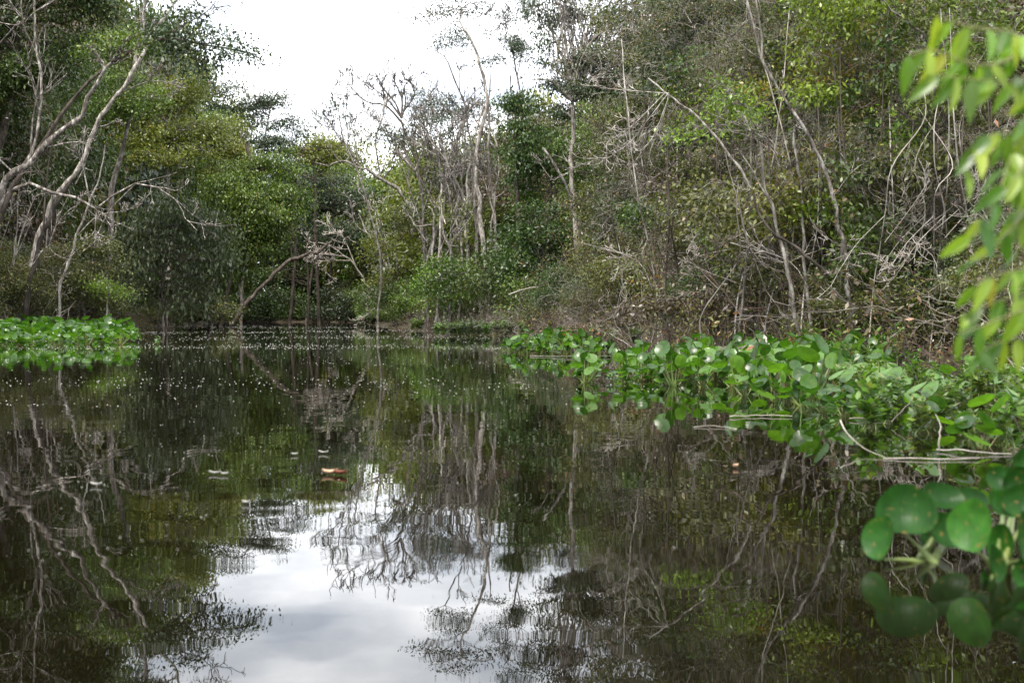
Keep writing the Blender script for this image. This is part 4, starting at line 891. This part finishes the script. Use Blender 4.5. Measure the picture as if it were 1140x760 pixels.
# near plants at the lower right, leaf by leaf
def near_leaf(root, base, px, py, d, w, h, face, bend=.3, rn=.4, cup=.26):
    cen = W(px, py, d); wm = w/F*d; hm = h/F*d
    V, tri, quads = blade(cen+np.array([0, 0, 0]), (face[0], face[1], face[2]*.35-.05), (0.05, 0, 1), wm, hm, cup=cup, rings=6, seg=28, point=.10)
    lf = link('leaf', poly_mesh('leaf', V-base, tri+quads, M['hyacinth_shade'], [rn]*(len(tri)+len(quads))), root)
    u_ = norm(np.array([face[0], face[1], face[2]*.35-.05])); up_ = norm(np.array([.05,0,1.])-u_*np.dot([.05,0,1.], u_)); sd_ = np.cross(up_, u_)
    lx = (V-cen)@sd_/(wm*.5); ly = (V-cen)@up_/(hm*.5)
    at_ = lf.data.attributes.new('vein', 'FLOAT', 'POINT'); at_.data.foreach_set('value', (lx/np.sqrt(np.maximum(.08, 1.05-ly*ly))).astype(np.float32))
    foot = cen-np.array([0, 0, hm*.45])
    line = smooth_line([np.array([base[0]+RNG.normal()*.02, base[1]+RNG.normal()*.02, -.02]), (base*.5+foot*.5)+np.array([0, 0, .0]), foot], 9)
    SV, SQ = tubes(line[None]-base, (np.array([.007,.011,.012,.010,.007,.005,.004,.0035,.003])*d/3.3)[None], 8)
    link('petiole', make_mesh('petiole', SV, SQ, M['hyacinth_stem'], rnd=np.full(len(SQ), .4), smooth=True), lf)
def near_plant(label, bpx, bd, leaves):
    b = W(bpx, HY, bd); b[2] = 0
    root = thing('water_hyacinth', label, 'water plant', b)
    for l in leaves: near_leaf(root, b, *l)
near_plant('large water hyacinth with broad dark round leaf at the lower right, left of another', 1040, 3.3,
    [(1008,570,3.3,66,56,(-.25,-1,.9),.3,.15), (984,600,3.25,44,50,(-1.2,-.7,.9),.3,.45), (1040,556,3.45,60,34,(.5,-.9,1.6),.3,.1), (1050,592,3.35,50,40,(.2,-.8,.9),.3,.2), (1072,560,3.5,54,32,(-.3,-.9,1.8),.3,.05), (1024,598,3.4,30,34,(.9,-.5,.2),.3,.1)])
near_plant('large water hyacinth cut by the right edge of the photo at the lower right', 1112, 3.2,
    [(1084,586,3.15,50,58,(-.9,-1,.6),.3,.75), (1112,566,3.3,62,36,(.5,-.8,1.7),.3,.35), (1138,520,3.7,44,40,(.3,-.9,.4),.3,.2), (1118,534,3.6,36,30,(-.5,-.8,.9),.3,.1), (1150,690,2.75,40,44,(-.6,-.8,.5),.3,.2), (1103,628,3.05,36,42,(.8,-.8,.5),.3,.2), (1136,598,3.0,40,56,(.6,-.8,.2),.3,.3), (1140,560,3.3,50,40,(-.2,-.8,.6),.3,.15), (1150,640,3.0,44,44,(-.3,-.9,.3),.3,.35), (1162,610,3.1,44,44,(.3,-.9,.3),.3,.35), (1118,606,3.25,34,44,(-.8,-.6,.2),.3,.5), (1128,540,3.5,50,40,(.3,-.9,.2),.3,.1), (1092,650,3.05,26,30,(.8,-.6,.2),.3,.2)])
# sticks and debris lying in the water
def stick(label, pts, r, mat='twig_pale', cat='stick', name='dead_stick', group=None):
    """pts: (px,py,z) with z the height above water; distance follows from the two"""
    P = []
    for px, py, z in pts:
        d = (CH-z)*F/(py-HY); P.append([(px-570)/F*d, d, z])
    P = np.array(P); b = P[0].copy(); L_ = wiggle(smooth_line(P, 12), r*.5)
    V, Q = tubes((L_-b)[None], np.linspace(r*.42, r*.22, 12)[None], 7)
    o = link(name, make_mesh(name, V, Q, M[mat], smooth=True), None, b); tag(o, label, cat, group); return o
stick('pale curved stick bending down into the water right of the round leaves', [(936,468,.12), (944,484,.07), (958,497,.03), (985,509,.005)], .008)
stick('long thin pale stick lying flat on the water near the right edge', [(983,510,.004), (1040,510,.01), (1090,511,.004)], .007)
stick('thick pale stick lying in the water above the long flat one', [(1042,500,.01), (1090,503,.012), (1128,505,.005)], .009)
stick('pale stick lying at the edge of the round leaf mat', [(946,466,.012), (968,464,.02), (988,459,.035)], .010)
stick('thin pale stick floating beside the round leaf mat', [(812,464,.006), (845,462,.01), (882,464,.004)], .010)
stick('short pale stick floating alone in front of the round leaf mat', [(772,475,.004), (796,474,.008), (820,477,.004)], .007)
stick('crooked dead stem standing among the narrow leaved plants', [(1046,500,.02), (1044,486,.08), (1048,474,.12), (1042,462,.17)], .009)
stick('dark thin stem leaning among the narrow leaved plants', [(1036,472,.0), (1024,430,.2), (1012,402,.3)], .006, 'bark_dark')
stick('slanting brown stem among the narrow leaved plants', [(992,470,.02), (1006,455,.09), (1016,446,.13)], .008, 'twig_grey')
stick('dark leaning stem at the right edge behind the near leaves', [(1142,492,.0), (1126,458,.15), (1112,430,.25)], .010, 'bark_dark')
stick('thin green stem hanging straight into the water by the round leaves', [(891,475,.0), (892,458,.06), (890,444,.10)], .005, 'hyacinth_stem')
stick('long dark pole lying in the water by the small hyacinth patch', [(590,396,.01), (650,397,.02), (712,396,.01)], .018, 'twig_grey')
stick('thin grey branch arching over the water below the round dark bush', [(630,376,-.02), (626,362,.25), (612,350,.60), (590,0,0)][:2]+[(622,359,.3)], .01, 'twig_grey') if False else None
tree('dead_branch', 'grey dead stems arching over the strip of pale water plants', 'dead branch', 42,
     [(632,372), (628,352), (618,328), (600,320), (582,322), (566,328)], [], BIGL, 'dark', rpx=(1.3,.7), bark='twig_pale', ground_base=False, shoots=[([(618,328), (600,318), (615,310)], .8, .3, 4)])
def sleaf(label, px, py, L_, Wd, ang, mat, tilt=.25, name='floating_leaf'):
    d = CH*F/(py-HY); b = np.array([(px-570)/F*d, d, .006])
    V = []; n = 9
    for i in range(n):
        t = i/(n-1); hw = Wd*.5*math.sin(math.pi*min(1, t*.97+.02))**.8
        for s_ in (-1, 0, 1):
            V.append([(t-.5)*L_, s_*hw, abs(s_)*Wd*tilt+((t-.5)**2)*L_*.5])
    top = np.array(V); bot = top-np.array([0, 0, .0015]); VV = np.vstack([top, bot]); Fc = []
    for i in range(n-1):
        for j in (0, 1):
            a = i*3+j; Fc += [(a, a+1, a+4, a+3), (a+27, a+30, a+31, a+28)]
        Fc += [(i*3, i*3+3, i*3+30, i*3+27), (i*3+2, i*3+29, i*3+32, i*3+5)]
    me = poly_mesh(name, VV, Fc, M[mat], [.5]*len(Fc)); o = link(name, me, None, b); o.rotation_euler = (0, 0, ang); tag(o, label, 'leaf'); return o
sleaf('curled tan dry leaf floating in the middle of the open water', 367, 528, .062, .05, .1, 'dry_leaf', .22)
sleaf('small red brown dry leaf floating against the curled tan one', 379, 529, .06, .042, -.4, 'dry_leaf_dark', .3)
sleaf('small yellow leaf floating alone in front of the right hand mat', 819, 521, .03, .022, .6, 'dry_leaf', .5)
for i, (px, py) in enumerate(((239,528), (107,541), (360,505), (328,507), (274,561), (250,529))):
    sleaf('pale narrow petal floating on the open water left of the dry leaves', px, py, .05 if i < 3 else .03, .016, RNG.uniform(-.3, .3), 'petal', .35, 'floating_petal')['group'] = 'pale petals on the open water'
# pollen, petals and foam flecks, far too many to count
V0 = np.array([(1,0,0),(0,1,0),(-1,0,0),(0,-1,0),(0,0,1),(0,0,-.6)], float); F0 = np.array([(0,1,4),(1,2,4),(2,3,4),(3,0,4),(1,0,5),(2,1,5),(3,2,5),(0,3,5)])
pts = []
while len(pts) < 3900:
    u = RNG.random()
    if u < .80: d = 22*(110/22)**RNG.random()
    elif u < .97: d = 9*(30/9)**RNG.random()
    else: d = RNG.uniform(2.8, 9)
    px = RNG.uniform(-80, 760) if u < .97 else RNG.uniform(-50, 1150)
    x = (px-570)/F*d
    if sdist(np.array([x]), np.array([d]))[0] > -.3: continue
    dens = max(0, math.sin(math.log(d)*16+math.sin(x*.35)*1.3+math.sin(x*1.1+d)*.6))
    if u < .97 and RNG.random() > .12+.88*dens: continue
    if d < 14 and px > 600 and RNG.random() < .8: continue
    pts.append((x, d))
pts = np.array(pts); n = len(pts)
rr = np.where(pts[:, 1] > 25, RNG.uniform(.006, .012, n)*np.clip(pts[:, 1]/35, .8, 1.7), np.where(pts[:, 1] > 9, RNG.uniform(.003, .006, n), RNG.uniform(.001, .003, n)))
hh = rr*RNG.uniform(.5, .9, n)
V = np.stack([pts[:, 0][:, None]+V0[None, :, 0]*rr[:, None]*1.3, pts[:, 1][:, None]+V0[None, :, 1]*rr[:, None], V0[None, :, 2]*hh[:, None]+.001+0*rr[:, None]], -1).reshape(-1, 3)
Q = (F0[None]+np.arange(n)[:, None, None]*6).reshape(-1, 3)
o = link('floating_flecks', make_mesh('floating_flecks', V, Q, M['petal'])); o['kind'] = 'stuff'; tag(o, 'white petals and foam flecks scattered over the water', 'flecks')

# ---- near sapling hanging in from the right, out of focus -------------------------------
SB = np.array([1.42, 2.35, -.3])
sap = thing('sapling', 'near out of focus sapling with bright green hanging leaflets at the right edge', 'tree', (SB[0], SB[1], 0))
base = np.array([SB[0], SB[1], 0])
main = smooth_line([SB, (1.36,2.3,.4), (1.22,2.25,.9), (1.08,2.2,1.35)], 16)
V, Q = tubes((main-base)[None], np.linspace(.012, .004, 16)[None], 8); link('trunk', make_mesh('trunk', V, Q, M['bark_grey'], smooth=True), sap)
def leaflet(base, tip, w, rn):
    base = np.array(base); tip = np.array(tip); L_ = np.linalg.norm(tip-base); D = (tip-base)/L_
    Nn = norm(np.array([RNG.normal()*.5, -1, .4+RNG.normal()*.3])); S = norm(np.cross(D, Nn)); Nn = np.cross(S, D)
    V = []; n = 9
    for i in range(n):
        t = i/(n-1); hw = w*.5*(math.sin(math.pi*t**.85))**.8*(1-.25*t)
        for s_ in (-1, -.5, 0, .5, 1):
            V.append(base+D*L_*t+S*hw*s_+Nn*(abs(s_)*hw*.5-.18*L_*t*t)+np.array([0, 0, -.1*L_*t*t]))
    Fc = [(i*5+j, i*5+j+1, i*5+j+6, i*5+j+5) for i in range(n-1) for j in range(4)]
    return np.array(V), Fc
twigs = [([(1160,40,2.2),(1120,35,2.1),(1080,30,2.1),(1042,18,2.1)], 12), ([(1170,150,2.2),(1130,200,2.1),(1100,235,2.1),(1082,262,2.1)], 13), ([(1170,290,2.2),(1140,300,2.1),(1110,305,2.1),(1085,318,2.1)], 13), ([(1175,340,2.2),(1140,345,2.1),(1100,360,2.1),(1068,372,2.1)], 14), ([(1175,20,2.2), (1120,68,2.15), (1075,70,2.1), (1040,55,2.1), (1012,62,2.1)], 14), ([(1172,75,2.2), (1125,92,2.15), (1080,88,2.1), (1045,84,2.1)], 13), ([(1180,90,2.25), (1140,145,2.2), (1105,150,2.1), (1072,185,2.1)], 14),
         ([(1180,180,2.3), (1150,225,2.2), (1118,262,2.15), (1092,290,2.15)], 10), ([(1185,260,2.3), (1160,320,2.2), (1110,335,2.15), (1072,350,2.15)], 12), ([(1185,100,2.3), (1150,190,2.25), (1135,240,2.2), (1132,300,2.2)], 11),
         ([(1190,330,2.3), (1160,370,2.2), (1120,378,2.15), (1090,392,2.1)], 12), ([(1190,20,2.3), (1150,110,2.2), (1125,175,2.15), (1110,225,2.1)], 12)]
for path, nl in twigs:
    ctrl = [W(*p) for p in path]; st = main[np.argmin(np.linalg.norm(main-ctrl[0], axis=1))]
    L_ = smooth_line([st]+ctrl, 16)
    V, Q = tubes((L_-base)[None], np.linspace(.0045, .0012, 16)[None], 6); tw = link('twig', make_mesh('twig', V, Q, M['hyacinth_stem'], rnd=np.full(len(Q), .8)), sap)
    for j in range(nl):
        k = 7+int((j/nl)*9.2); s_ = 1 if j % 2 else -1
        p = L_[min(k, 15)]; sz = RNG.uniform(.045, .07)
        dv = norm(np.array([-.35+s_*.35+RNG.normal()*.15, RNG.normal()*.3, -.75+RNG.normal()*.18+(.5 if s_ > 0 and RNG.random() < .3 else 0)]))
        V, Fc = leaflet(p, p+dv*sz, sz*RNG.uniform(.34, .42), 0)
        link('leaf', poly_mesh('leaf', V-base, Fc, M['fresh'], [RNG.random()]*len(Fc)), tw)

# ------------------------------------------------------------------ light, sky, camera
wd = bpy.data.worlds.new('World'); scene.world = wd; wd.use_nodes = True
nt = wd.node_tree; nt.nodes.clear(); L = nt.links
SUN_EL, SUN_AZ = 62, 205      # high, behind and to the left of the camera
sky = nt.nodes.new('ShaderNodeTexSky'); sky.sky_type = 'NISHITA'; sky.sun_disc = False
sky.sun_elevation = R(SUN_EL); sky.sun_rotation = R(SUN_AZ)
tc = nt.nodes.new('ShaderNodeTexCoord'); sp = nt.nodes.new('ShaderNodeSeparateXYZ'); L.new(tc.outputs['Generated'], sp.inputs[0])
az = nt.nodes.new('ShaderNodeMath'); az.operation = 'ADD'; az.inputs[1].default_value = .12; L.new(sp.outputs[2], az.inputs[0])
am = nt.nodes.new('ShaderNodeMath'); am.operation = 'MAXIMUM'; am.inputs[1].default_value = .05; L.new(az.outputs[0], am.inputs[0])
dx = nt.nodes.new('ShaderNodeMath'); dx.operation = 'DIVIDE'; L.new(sp.outputs[0], dx.inputs[0]); L.new(am.outputs[0], dx.inputs[1])
dy = nt.nodes.new('ShaderNodeMath'); dy.operation = 'DIVIDE'; L.new(sp.outputs[1], dy.inputs[0]); L.new(am.outputs[0], dy.inputs[1])
cb = nt.nodes.new('ShaderNodeCombineXYZ'); L.new(dx.outputs[0], cb.inputs[0]); L.new(dy.outputs[0], cb.inputs[1])
nz = nt.nodes.new('ShaderNodeTexNoise'); nz.inputs['Scale'].default_value = 1.7; nz.inputs['Detail'].default_value = 6; nz.inputs['Roughness'].default_value = .5
L.new(cb.outputs[0], nz.inputs['Vector'])
cr = nt.nodes.new('ShaderNodeValToRGB'); e = cr.color_ramp.elements
e[0].position = .36; e[0].color = (.42,.455,.51,1); e[1].position = .62; e[1].color = (1,1,1,1)
L.new(nz.outputs['Fac'], cr.inputs[0])
ml = nt.nodes.new('ShaderNodeMix'); ml.data_type = 'RGBA'; ml.blend_type = 'MULTIPLY'; ml.inputs[0].default_value = 1
CLOUD = 31.
L.new(cr.outputs[0], ml.inputs[6]); ml.inputs[7].default_value = (CLOUD*.985, CLOUD*.99, CLOUD, 1)
mx = nt.nodes.new('ShaderNodeMix'); mx.data_type = 'RGBA'; mx.inputs[0].default_value = .85
L.new(sky.outputs[0], mx.inputs[6]); L.new(ml.outputs[2], mx.inputs[7])
bg = nt.nodes.new('ShaderNodeBackground'); bg.inputs[1].default_value = .1; L.new(mx.outputs[2], bg.inputs[0])
ow = nt.nodes.new('ShaderNodeOutputWorld'); L.new(bg.outputs[0], ow.inputs[0])
sl = bpy.data.lights.new('sun', 'SUN'); sl.energy = 4.8; sl.angle = R(10); sl.color = (1, .94, .84)
so_ = bpy.data.objects.new('sun', sl); C.objects.link(so_)
azr = R(SUN_AZ); sd = Vector((math.sin(azr)*math.cos(R(SUN_EL)), math.cos(azr)*math.cos(R(SUN_EL)), math.sin(R(SUN_EL))))
so_.rotation_euler = sd.to_track_quat('Z', 'Y').to_euler()
cam = bpy.data.cameras.new('camera'); co = bpy.data.objects.new('camera', cam); C.objects.link(co)
co.location = (0, 0, CH); co.rotation_euler = (R(90), 0, 0)
cam.sensor_width = 36; cam.lens = 36*F/1140; cam.shift_y = (HY-380)/1140; cam.clip_end = 12000; cam.clip_start = .05
cam.dof.use_dof = True; cam.dof.focus_distance = 24; cam.dof.aperture_fstop = cam.lens/12.
scene.camera = co
scene.view_settings.view_transform = 'Standard'; scene.view_settings.look = 'None'
scene.view_settings.gamma = 1; scene.view_settings.exposure = .43; scene.view_settings.use_curve_mapping = False
scene.cycles.max_bounces = 4; scene.cycles.diffuse_bounces = 1; scene.cycles.glossy_bounces = 2; scene.cycles.transmission_bounces = 3
scene.cycles.use_adaptive_sampling = True; scene.cycles.adaptive_threshold = .015
scene.cycles.use_denoising = True
